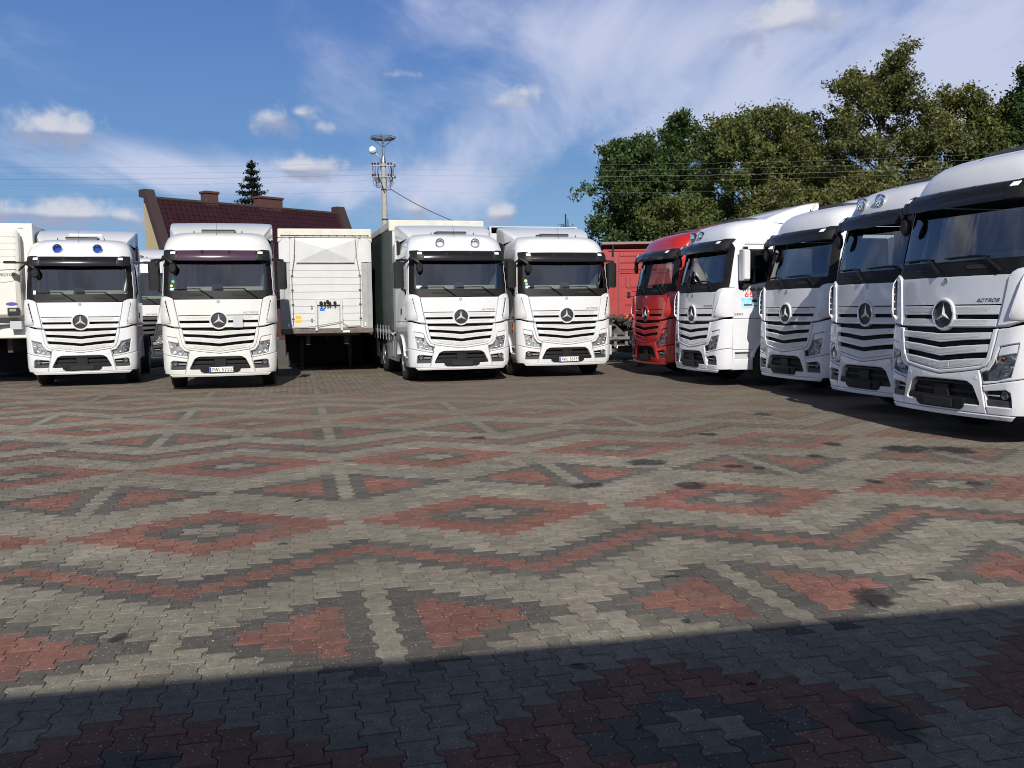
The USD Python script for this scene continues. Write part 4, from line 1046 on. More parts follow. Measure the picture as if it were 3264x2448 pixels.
def semitrailer(label, X, Y, deg, length=13.6, top=4.03, floor=1.22, side='canvas', roof='cream', start=0.0, name='semitrailer', legs=True, group=None):
    """Local frame as for the trucks: x across, y to the back, front wall at y = start."""
    t = thing(name, label, 'trailer', (X, Y, 0), math.radians(deg), group)
    a, b = start, start + length
    w = 1.275
    part(t, 'floor', cbox(-w, w, a + .03, b, floor - .10, floor, .01), M['alu'])
    for s in (-1, 1):
        if side in ('canvas', 'teal'):
            y = np.linspace(a + .05, b - .05, 160)
            bul = .012 * np.sin(y * 9.2) + .02 * meshkit.noise(np.c_[y * 1.3, 0 * y, 0 * y + s], 2)
            zz = np.array([floor - .16, floor + .25, 2.0, 3.0, top - .22])
            amp = np.array([.2, .6, 1, .9, .1])
            v = np.array([(s * (w - .012 + q * bq * .9), yy, z) for z, q in zip(zz, amp) for yy, bq in zip(y, bul)])
            f = []
            for r in range(4):
                for j in range(159):
                    k = r * 160 + j
                    f += [(k, k + 1, k + 161), (k, k + 161, k + 160)]
            f = np.array(f)
            part(t, 'side_curtain', (v, f if s < 0 else f[:, ::-1]), M[side], True)
            st = [cbox(min(s * (w + .004), s * (w + .016)), max(s * (w + .004), s * (w + .016)), yy, yy + .045, floor - .28, floor + .12, .004) for yy in np.arange(a + .4, b - .2, .62)]
            part(t, 'curtain_straps', cat(*st), M['lightgrey'])
        else:
            part(t, 'side_wall', cbox(min(s * w, s * (w - .05)), max(s * w, s * (w - .05)), a + .05, b, floor - .02, top - .03, .01), M[side])
        part(t, 'top_rail', cbox(min(s * (w + .005), s * (w - .06)), max(s * (w + .005), s * (w - .06)), a, b, top - .20, top, .02), M[roof])
        part(t, 'side_rail', cbox(min(s * (w - .02), s * (w - .08)), max(s * (w - .02), s * (w - .08)), a + .03, b, floor - .14, floor, .01), M['alu'])
    part(t, 'roof', cbox(-w + .02, w - .02, a + .01, b, top - .03, top + .005, .01), M[roof])
    part(t, 'rear_doors', cbox(-w + .02, w - .02, b, b + .04, floor, top - .05, .01), M['boardwhite'])
    part(t, 'chassis_beams', cat(cbox(-.6, -.48, a + .4, b, .80, floor - .11), cbox(.48, .6, a + .4, b, .80, floor - .11), cbox(-.55, .55, a + .5, a + 1.6, floor - .16, floor - .10), cbox(-1.1, 1.1, b - .12, b, .45, .58)), M['chassis'])
    for y in (b - 4.9, b - 3.6, b - 2.3):
        for s in (-1, 1):
            add_wheel(t, s * 1.03, y, .36, s)
        part(t, 'axle', cbox(-1.0, 1.0, y - .06, y + .06, .44, .56), M['chassis'])
    for s in (-1, 1):
        part(t, 'mudguard_row', cbox(min(s * .85, s * 1.22), max(s * .85, s * 1.22), b - 5.5, b - 1.7, 1.06, 1.085, .005), M['matt'])
        if legs:
            part(t, 'landing_leg', cat(cbox(s * .72 - .06, s * .72 + .06, a + 2.5, a + 2.62, .35, floor - .1), cbox(s * .72 - .045, s * .72 + .045, a + 2.515, a + 2.605, .03, .4), cbox(s * .72 - .15, s * .72 + .15, a + 2.44, a + 2.68, 0, .03, .01)), M['chassis'])
    for s in (-1, 1):
        part(t, 'added_shade_panel', cbox(min(s * 1.20, s * 1.23), max(s * 1.20, s * 1.23), a + 3.2, b - 5.7, .38, floor - .12, .01), M['matt'])  # dark panels added to keep skylight from the ground underneath
        part(t, 'added_shade_flap', cbox(min(s * .83, s * 1.22), max(s * .83, s * 1.22), b - 5.62, b - 5.60, .25, 1.05, .004), M['matt'])  # dark flaps, likewise added to deepen the shade below the floor
    part(t, 'added_shade_box', cbox(-1.15, 1.15, a + 3.3, a + 6.2, .14, 1.1, .02), M['matt'])  # matt black box added to darken the space under the trailer
    return t


def box_front_wall(t, w=1.275, floor=1.22, top=4.03):
    """Front wall of the parked box trailer: cream header with rivets, cross-pressed panel, planks, corner posts, coupling frame, lashing ropes."""
    hd = part(t, 'header_tarp', cat(cbox(-w - .01, w + .01, -.03, .06, top - .24, top + .012, .02), hull([(s * x, y, z) for s in (-1,) for x, z in ((w + .01, top - .25), (w - .14, top - .25), (w + .01, top - .36)) for y in (-.032, .05)]), hull([(x, y, z) for x, z in ((w + .01, top - .25), (w - .14, top - .25), (w + .01, top - .36)) for y in (-.032, .05)])), M['cream'])
    part(hd, 'edge_rope', tube([(x, -.045, top - .175) for x in np.linspace(-w + .09, w - .09, 12)], .009, 5), M['rust'])
    for x in np.linspace(-w + .09, w - .09, 12):
        part(hd, 'eyelet', cbox(x - .022, x + .022, -.055, -.028, top - .192, top - .158, .006), M['rust'], False)
    zc0, zc1 = 3.12, top - .25
    # cross-pressed upper panel: four facets meeting in an X
    xa, xb = -.93, .93
    xm, zm = 0.02, (zc0 + zc1) / 2 + .03
    corners = [(xa + .14, zc0), (xb - .14, zc0), (xb, zc1), (xa, zc1)]
    pts = [(x, -.012, z) for x, z in corners]
    for n, (a, b) in enumerate(((0, 1), (1, 2), (2, 3), (3, 0))):
        dep = (-.012, -.012, -.012, -.012)[n]
        mid = ((pts[a][0] + pts[b][0]) / 2, -.012 + dep, (pts[a][2] + pts[b][2]) / 2)
        v = np.array([pts[a], pts[b], (xm, -.10, zm), ((pts[a][0] + pts[b][0]) / 2, dep, (pts[a][2] + pts[b][2]) / 2)])
        f = np.array([(0, 3, 2), (3, 1, 2)])
        part(t, 'pressed_facet', (v, f), M['boardwhite'], False)
    part(t, 'panel_backing', cbox(-w + .04, w - .04, .02, .05, floor, top - .2, .004), M['boardwhite'])
    part(t, 'panel_ledge', cbox(-.80, .80, -.05, .02, zc0 - .035, zc0 - .01, .006), M['alu'])
    n = 9
    zz = np.linspace(floor + .06, zc0 - .03, n + 1)
    for a, b in zip(zz[:-1], zz[1:]):
        part(t, 'plank', cbox(-.99, .99, -.008 + .002 * rng.random(), .03, a + .003, b - .003, .006), M['boardwhite'])
    for s in (-1, 1):
        post = sg.Polygon([(s * 1.27, .05), (s * 1.27, .015), (s * 1.16, -.012), (s * 1.13, .008), (s * .995, -.014), (s * .975, .05)])
        part(t, 'corner_post', prism(post, 'z', floor, top - .24), M['alu'])
        part(t, 'upper_corner_plate', prism(sg.Polygon([(s * 1.265, .03), (s * 1.262, .0), (s * 1.15, -.03), (s * .98, -.024), (s * .98, .02)]), 'z', zc0, top - .25), M['boardwhite'])
        rope = [(s * .82, -.06, top - .17), (s * .86, -.05, 3.2), (s * .94, -.05, 2.72), (s * .925, -.045, 1.9), (s * .93, -.045, floor + .14)]
        rp = part(t, 'lashing_rope', tube(rope, .010, 6), M['rust'])
        for z in np.arange(1.55, 2.8, .40):
            part(rp, 'rope_hook', cbox(s * .93 - .035, s * .93 + .035, -.05, -.02, z - .012, z + .012, .005), M['rust'], False)
        for z in (1.50, 1.86):
            part(t, 'lash_ring', tube([(s * .42 + .018 * math.sin(q), -.03, z + .05 * math.cos(q)) for q in np.linspace(0, 2 * PI, 10)], .009, 5), M['rust'])
        part(t, 'marker', cbox(s * 1.06 - .02, s * 1.06 + .02, -.03, -.008, 1.32, 1.42, .006), M['lamp'])
    fr = part(t, 'coupling_frame', cat(cbox(-.33, -.27, -.075, .0, floor - .02, 2.08, .01), cbox(.37, .43, -.075, .0, floor - .02, 2.08, .01), cbox(-.27, .37, -.07, -.02, 1.92, 2.08, .01)), M['boardwhite'])
    part(fr, 'frame_recess', cbox(-.262, .362, -.020, -.0115, floor + .02, 1.915, .003), M['alu'])
    part(fr, 'frame_board', cbox(-.235, .335, -.030, -.019, floor + .05, 1.84, .003), M['boardwhite'])
    for x, r in ((-.16, .05), (-.06, .035), (.02, .045), (.08, .04), (.22, .045)):
        part(fr, 'coupling', cat(lathe([(r, .0), (r, -.05), (r * .6, -.07), (0, -.07)], 'y', 12, (x, -.07, 1.99 + rng.normal(0, .015))), tube([(x, -.10, 2.0), (x + .01, -.11, 1.92), (x - .01, -.10, 1.87)], .014, 6)), M['matt'])
    part(fr, 'blue_label', cbox(-.20, -.06, -.036, -.031, 1.76, 1.84, .001), M['labelblue'], False)
    for z in (1.44, 1.55):
        part(t, 'yellow_sticker', cbox(-.86, -.72, -.014, -.011, z, z + .085, .001), M['orange'], False)
    part(t, 'low_rope', tube([(-.92, -.04, 1.30), (-.55, -.05, 1.31), (-.25, -.09, 1.35), (.38, -.09, 1.45), (.58, -.05, 1.32), (.93, -.04, 1.33)], .009, 6), M['rust'])
    part(t, 'bottom_rail', cbox(-w, w, -.03, .04, floor - .09, floor + .045, .01), M['rust'])
    part(t, 'white_tag', cbox(.42, .62, -.04, -.032, floor - .07, floor - .02, .002), M['lamp'])
    part(t, 'king_pin_plate', cat(cbox(-.9, .9, .1, 1.5, floor - .16, floor - .1), tube([(0, .9, floor - .16), (0, .9, floor - .28)], .045)), M['chassis'])


def fridge_front(t, w=1.275, floor=1.33, top=4.0):
    part(t, 'front_wall', cbox(-w, w, -.02, .05, floor - .06, top + .02, .02), M['fridge'])
    part(t, 'corner_trim', cbox(w - .11, w + .01, -.035, .06, floor, top + .02, .012), M['fridge'])
    part(t, 'top_marker', cbox(w - .32, w - .20, -.03, -.018, top - .12, top - .09, .004), M['alu'])
    part(t, 'bottom_lip', cbox(-w, w + .01, -.05, .04, floor - .16, floor - .0, .02), M['fridge'])
    fu = part(t, 'cooling_unit', cbox(-1.02, 1.02, -.42, -.02, 1.68, 3.84, .09), M['fridge'], 40)
    for z in (3.66, 3.50, 3.34, 3.18, 3.02):
        part(fu, 'panel_seam', cbox(-.95, .96, -.424, -.419, z, z + .008, .001), M['alu'], False)
    part(fu, 'swoosh', tube([(x, -.424, 2.80 + .06 * math.sin((x - .2) * 2.2)) for x in np.linspace(.15, .96, 14)], .008, 5), M['steel'])
    part(fu, 'swoosh_low', tube([(x, -.424, 2.62 - .08 * math.sin((x - .0) * 3.0)) for x in np.linspace(.38, .94, 12)], .004, 5), M['steel'])
    text_flat('VECTOR', .062, M['ink'], fu, 'unit_lettering', (.56, -.422, 2.70), (1, 0, 0), (0, -1, 0), True, 1.05)
    part(fu, 'arrow_mark', tube([(.90, -.424, 2.77), (.97, -.424, 2.725), (.90, -.424, 2.68)], .010, 5), M['lime'])
    ov = lathe([(.13, .0), (.12, -.006), (0, -.007)], 'y', 24)
    part(fu, 'oval_badge', (ov[0] * [1, 1, .36] + [.82, -.419, 2.02], ov[1]), M['purpleink'])
    pn = part(fu, 'control_panel', cbox(.72, 1.0, -.44, -.40, 1.74, 1.93, .02), M['darkscreen'])
    part(pn, 'display', cbox(.77, .92, -.446, -.438, 1.84, 1.90, .002), M['lcd'], False)
    part(t, 'fuel_filter', cat(hull([(x, y, z) for x in (.72, .98) for y in (-.25, -.03) for z in (1.40, 1.60)]), tube([(-.3, -.1, 1.6), (.3, -.15, 1.52), (.72, -.12, 1.55)], .03, 8)), M['lightgrey'])
    part(t, 'hose_end', lathe([(.04, 0), (.04, -.06), (0, -.07)], 'y', 14, (.42, -.06, 1.50)), M['matt'])
    part(t, 'low_marker', cbox(w - .20, w - .06, -.06, -.048, floor - .045, floor - .015, .004), M['alu'])

# ------------------------------------------------------------------ the trucks and trailers of the yard
ROW_A, ROW_B = 14.5, -75.5
gA, gB = None, None
t1 = tractor('white truck with two blue-lensed roof lamps and bare mirror arms, leftmost whole truck', -10.36, 22.57, 17.5, kind='low', mirrors=('arm', 'arm'), spots=(-.47, .42, 3.33, .33, 'bluelens'), lettering=None, stickers=[('white_sticker', -1.0, 2.275, .06, .09, 'lamp')], tank=True)
cap = [(.36 + .075 * math.cos(q), 3.70 + .075 * math.sin(q)) for q in np.linspace(-PI / 2, PI / 2, 7)] + [(-.36 - .075 * math.cos(q), 3.70 + .075 * math.sin(q)) for q in np.linspace(PI / 2, -PI / 2, 7)]
slope = lambda z: float(np.interp(z, [3.575, 3.66, 3.78], [1.28, 1.45, 1.75]))
hr = part(t1, 'hatch_rim', tube([(x, slope(z) - .02, z) for x, z in cap + cap[:1]], .028, 8, False), M['white'])
part(hr, 'hatch_opening', hull([(x, slope(z) - d, z) for x, z in cap for d in (.015, .005)]), M['purpleink'])
t2 = tractor('half-hidden white truck with black bumper and grille, behind the leftmost gap', -12.15, 29.8, ROW_A, lower='grey', perforated=False, visor=None, lettering='ink', sensor_box=False)
t3 = tractor('white truck with plate PWL 52103 and grey card in its grille', -6.55, 21.03, 13.5, body='warm', plate='PWL 52103', visor='purple', card=True,
             stickers=[('round_sticker', -1.0, 2.345, .062, .062, 'lime'), ('green_sticker', -.965, 2.44, .06, .05, 'green'), ('pale_sticker', -.985, 2.27, .09, .05, 'paleblue')])
t5 = tractor('white truck with two clear roof lamps, coupled to the dark green curtain trailer', -1.185, 22.37, 15.0, spots=(-.42, .44, 3.33, .33, 'lens'), stickers=[('blue_sticker', -.97, 2.28, .12, .065, 'paleblue')])
t6 = tractor('white truck with plate PWL 36935, nearest the red trucks in the left row', 1.41, 23.55, ROW_A, plate='PWL 36935', stickers=[('round_sticker', -1.0, 2.43, .075, .075, 'lime'), ('green_sticker', -.985, 2.35, .06, .06, 'green'), ('blue_sticker', -.96, 2.275, .11, .06, 'paleblue')])
t8 = tractor('red truck facing left, beside the white truck with an open view of its door', 3.40, 23.95, ROW_B, body='red', perforated=False, mirrors=(None, None), lettering=None, curtains=False, badge=True, sensor_box=False)
w1 = tractor('white truck with lettering and a picture sticker on its door', 4.01, 20.99, ROW_B - .6, body='silver', perforated=False, mirrors=(None, 'white'), spots=(-.62, -.20, 3.30, .33, 'lens'), housing='black', curtains=False, sensor_box=False)
w2 = tractor('white truck without roof lamps, between the door-lettered truck and one with two roof lamps', 5.29, 18.20, ROW_B + .4, body='silver', mirrors=(None, None), lettering=None, curtains=False, sensor_box=False)
w3 = tractor('white truck with two round roof lamps, second from the right edge', 5.50, 14.64, ROW_B - .6, body='silver', perforated='meshsilver', mirrors=(None, None), spots=(-.60, -.12, 3.32, .33, 'lens'), lettering=None, curtains=False, sensor_box=False)
w4 = tractor('largest and nearest white truck, cut by the right edge', 5.45, 11.885, ROW_B, body='silver', perforated='meshsilver', mirrors=(None, 'black'), lettering='ink', curtains=False, sensor_box=False)

# door lettering and stickers
d1 = w1
text_flat('WYNAJEM', .070, M['ink'], d1, 'door_text', (1.238, .615, 2.035), (0, 1, 0), (1, 0, 0), True, 1.05)
text_flat('65 5', .105, M['redink'], d1, 'door_number', (1.238, .66, 1.915), (0, 1, 0), (1, 0, 0), True, 1.25)
pic = part(d1, 'door_picture', cbox(1.2365, 1.2395, .60, 1.18, 1.68, 1.895, .0005), M['skyblue'], False)
part(pic, 'pictured_truck', cat(cbox(1.2396, 1.2406, .84, .96, 1.73, 1.86, .0003), cbox(1.2396, 1.2406, .66, .84, 1.725, 1.76, .0003)), M['grey'], False)
part(pic, 'pictured_cab', cbox(1.2408, 1.2416, .86, .97, 1.74, 1.80, .0003), M['lamp'], False)
part(pic, 'pictured_road', cbox(1.2396, 1.2406, .61, 1.17, 1.685, 1.71, .0003), M['paleblue'], False)
text_flat('1851', .042, M['steel'], d1, 'model_number', (1.238, .425, 1.53), (0, 1, 0), (1, 0, 0), True, 1.5)
text_flat('1845', .05, M['ink'], t6, 'model_number', (-1.2365, .80, 1.50), (0, -1, 0), (-1, 0, 0), True, 1.2)
text_flat('1845', .05, M['ink'], t5, 'model_number', (-1.2365, .80, 1.50), (0, -1, 0), (-1, 0, 0), True, 1.2)
hz = part(t6, 'hazard_sticker', cbox(-1.2405, -1.238, .60, .78, 1.12, 1.38, .0005), M['yellow'], False)
part(hz, 'hazard_top', cbox(-1.2415, -1.2408, .62, .76, 1.27, 1.37, .0003), M['redink'], False)
part(hz, 'hazard_sign', cbox(-1.2415, -1.2408, .62, .76, 1.14, 1.19, .0003), M['ink'], False)
# chrome letter on the red truck's hood
text_on_front('H', .10, -.30, 1.78, M['chrome'], t8, 'hood_letter', slant=0, bold=True)
# white skirt between the wheels of the truck with the green trailer
for s in (-1, 1):
    sk = part(t5, 'wheelbase_skirt', cat(prism(rnd(P((2.25, .42), (2.22, 1.10), (4.20, 1.02), (4.36, .92), (4.25, .42)), .03), 'x', *sorted((s * 1.17, s * 1.215)))), M['white'])
    part(sk, 'skirt_recess', prism(P((2.75, .52), (2.70, .95), (3.95, .90), (3.85, .52)), 'x', *sorted((s * 1.214, s * 1.2175))), M['lightgrey'], False)
    part(sk, 'skirt_rib', prism(P((3.02, .55), (3.02, .90), (3.20, .90), (3.20, .55)), 'x', *sorted((s * 1.216, s * 1.222))), M['white'], False)

# the red truck seen from behind: ribbed rear wall and the gear below it
t7 = tractor('faded red truck turned away, showing its ribbed back wall and bare chassis', 4.20, 33.30, 180.0, body='oldred', back='oldred', perforated=False, mirrors=(None, None), curtains=False, lettering=None, skirts=False, sensor_box=False, deflector=False, tank=False, rear_axle=False)
yb = 2.285
rear = lambda a, z: (np.stack([np.asarray(a, float), np.full(np.shape(a), yb), np.asarray(z, float)], -1), np.broadcast_to([0, 1.0, 0], (*np.shape(a), 3)).copy())
bw = part(t7, 'back_panel', drape(rnd(sg.box(-1.19, 1.28, 1.19, 3.66), .08), rear, .012, -.02, c=.01, sx=.5, sz=.5), M['oldred'])
for z0, z1, x0, x1 in ((3.42, 3.55, -1.0, .62), (3.20, 3.30, -1.0, .62), (2.98, 3.06, -1.0, .62), (2.86, 2.92, -1.0, .62), (2.26, 2.36, -1.0, .20), (2.10, 2.18, -1.0, .40), (1.82, 1.92, -.8, .45), (1.45, 1.55, -.9, .6), (3.58, 3.63, -1.1, 1.0)):
    part(bw, 'rib', drape(rnd(sg.box(x0, z0, x1, z1), .02), rear, .040, .0, c=.022, sx=.5, sz=.5), M['oldred'])
lk = part(t7, 'locker_door', drape(rnd(sg.box(-.95, 2.38, .42, 2.80), .08), rear, .034, 0, c=.02, sx=.5, sz=.5), M['oldred'])
part(lk, 'locker_recess', drape(rnd(sg.box(-.85, 2.44, .28, 2.72), .06), rear, .046, .02, c=.012, sx=.5, sz=.5), M['oldred'])
part(t7, 'locker_handle', cbox(.26, .36, yb + .01, yb + .05, 2.08, 2.26, .01), M['black'])
part(t7, 'door_seam', cat(cbox(.64, .655, yb + .008, yb + .016, 1.35, 3.45, .003), cbox(.80, .81, yb + .008, yb + .016, 2.0, 3.45, .003), cbox(-1.15, 1.1, yb + .008, yb + .016, 2.92, 2.94, .003)), M['grey'])
part(t7, 'roof_spoiler', cat(hull([(x, y, z) for x in (-1.22, 1.20) for y, z in ((1.2, 3.62), (2.36, 3.90), (2.38, 3.82), (2.0, 3.62))])), M['darkred'])
part(t7, 'spoiler_strut', cbox(.80, .86, 2.30, 2.36, 3.45, 3.84, .01), M['black'])
r7 = np.random.default_rng(17)
for n in range(22):
    part(t7, 'gear_part', hull(r7.normal(0, 1, (9, 3)) * np.array([.13, .10, .10]) * r7.uniform(.6, 1.3) + np.array([r7.uniform(.05, 1.15), r7.uniform(2.5, 3.2), r7.uniform(.45, 1.42)])), M[('chassis', 'matt', 'grey', 'rust')[n % 4]], False)
for n in range(7):
    a = np.array([r7.uniform(.1, 1.1), r7.uniform(2.45, 2.9), r7.uniform(.9, 1.5)]); b = np.array([r7.uniform(.1, 1.1), r7.uniform(2.6, 3.4), r7.uniform(.3, .9)])
    part(t7, 'brake_line', tube([a, (a + b) / 2 + r7.normal(0, .12, 3), b], .022, 6), M['chassis'])
part(t7, 'hanging_hoses', cat(*[tube([(x + .10 * math.sin(q * 2.1 + x * 9), 2.5 + .1 * math.cos(q * 1.7), 1.52 - .11 * q + .03 * math.sin(q * 4)) for q in np.linspace(0, 5, 24)], .018, 6) for x in (.1, .25, .4, .6, .75, .9, 1.0)]), M['matt'])
part(t7, 'yellow_hose', tube([(.35 + .05 * math.sin(q * 3), 2.44, 1.50 - .10 * q) for q in np.linspace(0, 4, 16)], .014, 6), M['yellow'])
part(t7, 'cross_member', cat(cbox(-.75, 1.1, 3.6, 3.68, .74, .84), cbox(.5, .60, 3.5, 3.6, .55, 1.0), cbox(.85, .95, 3.5, 3.6, .5, .95)), M['steel'])
part(t7, 'air_tank', move(lathe([(0, -.30), (.12, -.29), (.15, -.25), (.15, .25), (.12, .29), (0, .30)], 'x', 18), (.62, 3.45, .46)), M['steel'])
part(t7, 'grey_box', cbox(1.0, 1.2, 3.3, 3.45, .25, 1.20, .02), M['lightgrey'])

# trailers
tr0 = semitrailer('cream refrigerated trailer with cooling unit on its front, at the left edge', -13.14, 23.25, ROW_A, side='fridge', roof='fridge', floor=1.33, top=4.0, name='refrigerated_trailer')
fridge_front(tr0)
tr4 = semitrailer('parked box trailer with cream header tarp and cross-pressed front panel', -5.17, 26.4, 12.5, side='canvasgrey', roof='cream')
box_front_wall(tr4)
c5, s5 = math.cos(math.radians(14.5)), math.sin(math.radians(14.5))
loc = lambda X, Y, dy, deg: (X - math.sin(math.radians(deg)) * dy, Y + math.cos(math.radians(deg)) * dy)
x5, y5 = loc(-1.185, 22.37, 2.95, 15.0)
tr5 = semitrailer('dark green curtain-sided trailer with cream roof edge, coupled behind a white truck', x5, y5, 15.0, side='canvas', roof='cream', top=4.10, legs=True)
hd = part(tr5, 'front_header', cat(cbox(-1.285, 1.285, -.03, .06, 3.82, 4.115, .02)), M['cream'])
for x in np.linspace(-.8, 1.1, 9):
    part(hd, 'eyelet', cbox(x - .03, x + .03, -.05, -.028, 3.90, 3.94, .006), M['rust'], False)
part(tr5, 'front_wall', cbox(-1.27, 1.27, -.01, .05, 1.2, 3.83, .01), M['boardwhite'])
part(tr5, 'green_corner', cbox(-1.28, -1.20, -.03, .06, 1.2, 3.84, .01), M['canvas'])
x6, y6 = loc(1.41, 23.55, 2.95, ROW_A)
tr6 = semitrailer('trailer with white roof frame and dark teal side with a picture, behind a white truck', x6, y6, ROW_A, side='teal', roof='boardwhite', top=4.02)
part(tr6, 'front_wall', cbox(-1.27, 1.27, -.01, .05, 1.2, 3.83, .01), M['boardwhite'])
sp = part(tr6, 'side_picture', cbox(-1.315, -1.30, .25, 1.9, 1.55, 2.75, .002), M['teal'], False)
part(sp, 'picture_band', cbox(-1.3185, -1.3155, .3, 1.85, 1.62, 1.98, .001), M['labelblue'], False)
part(sp, 'picture_red', cbox(-1.3185, -1.3155, .3, .62, 1.62, 1.90, .001) if False else cbox(-1.322, -1.319, .3, .6, 1.64, 1.95, .001), M['redink'], False)
part(sp, 'picture_light', cbox(-1.3185, -1.3155, .4, 1.7, 2.25, 2.6, .001), M['paleblue'], False)

# ------------------------------------------------------------------ the house behind the row
M.update(
    rooftile=mat('dark_red_roof_tile', (0.032, 0.009, 0.011), 0.30, var=0.35, scale=2.0, coat=0.3), ridge=mat('brown_red_trim', (0.042, 0.023, 0.021), 0.6, var=0.2), plaster=mat('cream_plaster', (0.40, 0.34, 0.21), 0.9, var=0.2, scale=1.5, bump=0.01), brick=mat('brick_dark', (0.09, 0.036, 0.030), 0.85, var=0.4, scale=12.0),
    concrete=mat('pole_concrete', (0.36, 0.36, 0.33), 0.85, var=0.25, scale=6.0, bump=0.004), bark=mat('bark', (0.045, 0.036, 0.028), 0.9, var=0.5, scale=9.0, bump=0.02, bscale=18.0), wire=mat('wire_black', (0.03, 0.03, 0.032), 0.5), wirelight=mat('wire_aluminium', (0.24, 0.24, 0.23), 0.5, 0.3), insul=mat('insulator', (0.05, 0.03, 0.025), 0.3),
    globe=mat('lamp_globe', (0.85, 0.85, 0.83), 0.25), hall=mat('hall_wall', (0.32, 0.32, 0.31), 0.7, var=0.15, scale=1.2),
)


def house():
    ridge0, ridge1 = np.array([-22.55, 59.0]), np.array([-12.5, 70.2])
    L = np.linalg.norm(ridge1 - ridge0)
    u = (ridge1 - ridge0) / L
    ang = math.atan2(u[1], u[0])
    hz, eave, run = 9.0, 3.3, 3.35
    t = thing('house', 'house with a steep one-sided dark red tiled roof and cream gable, behind the left row', 'house', (ridge0[0], ridge0[1], 0), ang)
    # local: x along the ridge, -y towards the camera's side
    part(t, 'wall', cat(cbox(.15, L - .15, -run + .25, -run + .45, 0, eave + .25), cbox(.15, L - .15, .40, .60, 0, hz - .05)), M['brick'])
    for x in (.05, L - .35):
        part(t, 'gable_wall', prism(P((-run + .2, 0), (.55, 0), (.55, hz + .1), (0, hz - .10), (-run + .2, eave)), 'x', x, x + .3), M['plaster'])
    sl = math.hypot(run + .3, (hz - eave) * (run + .3) / run)
    tilt = math.atan2(hz - eave, run)
    for s in (-1,):
        part(t, 'roof_deck', cat(hull([(x, s * y, z + dz) for x in (.3, L - .3) for y, z in ((0, hz - .06), (run + .3, hz - .06 - math.tan(tilt) * (run + .3))) for dz in (0, -.12)])), M['ridge'])
    # roof tiles: pressed courses on the slope that faces the yard, each tile a piece
    def tile():
        w, h = .38, .42
        xs = np.linspace(0, w, 7); pr = .030 * np.sin(np.linspace(0, PI, 7)) + .004
        v = np.vstack([np.stack([xs, np.zeros(7), pr + .022], 1), np.stack([xs, np.full(7, h), pr], 1), np.stack([xs, np.zeros(7), pr - .01], 1)])
        f = []
        for j in range(6):
            f += [(j, j + 1, j + 8), (j, j + 8, j + 7), (14 + j, j + 1, j), (14 + j, 14 + j + 1, j + 1)]
        return v, np.array(f)
    tv, tf = tile()
    n_c, n_r = int((L - .6) / .37), int(sl / .36)
    ca, sa = math.cos(tilt), math.sin(tilt)
    rest = []
    roof = group_part(t, 'roof')
    count = 0
    for r in range(n_r):
        for q in range(n_c):
            x = .32 + q * .37; d = sl - (r + 1) * .36                          # distance down from the ridge to the tile's lower edge is sl - r*.36
            low = sl - r * .36
            jit = rng.normal(0, .004)
            v = tv.copy(); v[:, 2] += jit
            y = -(low - v[:, 1]) * ca; z = hz - (low - v[:, 1]) * sa
            p = np.stack([x + v[:, 0], y - v[:, 2] * sa, z + v[:, 2] * ca], 1)
            top_rows = r >= n_r - 9
            if top_rows and count < 300:
                part(roof, 'roof_tile', (p, tf), M['rooftile'], False); count += 1
            else:
                rest.append((p, tf))
    part(roof, 'roof_tile_field', cat(*rest), M['rooftile'], False, kind='stuff')
    part(roof, 'ridge_cap', tube([(x, 0, hz + .02) for x in np.linspace(.3, L - .3, 8)], .13, 8), M['ridge'])
    for x in (-.22, L - .42):
        part(t, 'gable_parapet', prism(P((-run - .55, eave - 1.1), (-.12, hz + .55), (.62, hz + .55), (.62, hz + .1), (.05, hz + .0), (-run - .15, eave - 1.1)), 'x', x, x + .64), M['ridge'])
    for x, w, h in ((4.0, .9, .75), (8.0, 1.9, .75)):
        c = part(t, 'chimney', cat(cbox(x, x + w, -.1, .6, hz - .5, hz + h - .1, .02), cbox(x - .07, x + w + .07, -.17, .67, hz + h - .12, hz + h + .05, .03)), M['brick'])
    for x in (2.2, 5.4, 8.6):
        wd = part(t, 'window', cbox(x, x + 1.1, -run + .20, -run + .26, 1.0, 2.4, .01), M['lamp'])
        part(wd, 'pane', cbox(x + .1, x + 1.0, -run + .17, -run + .19, 1.1, 2.3, .004), M['darkscreen'])
    part(t, 'door', cbox(11.0, 12.0, -run + .19, -run + .26, 0, 2.1, .01), M['brick'])


house()

# ------------------------------------------------------------------ utility pole with lamp and platform
PPX, PPY = -7.0, 53.0


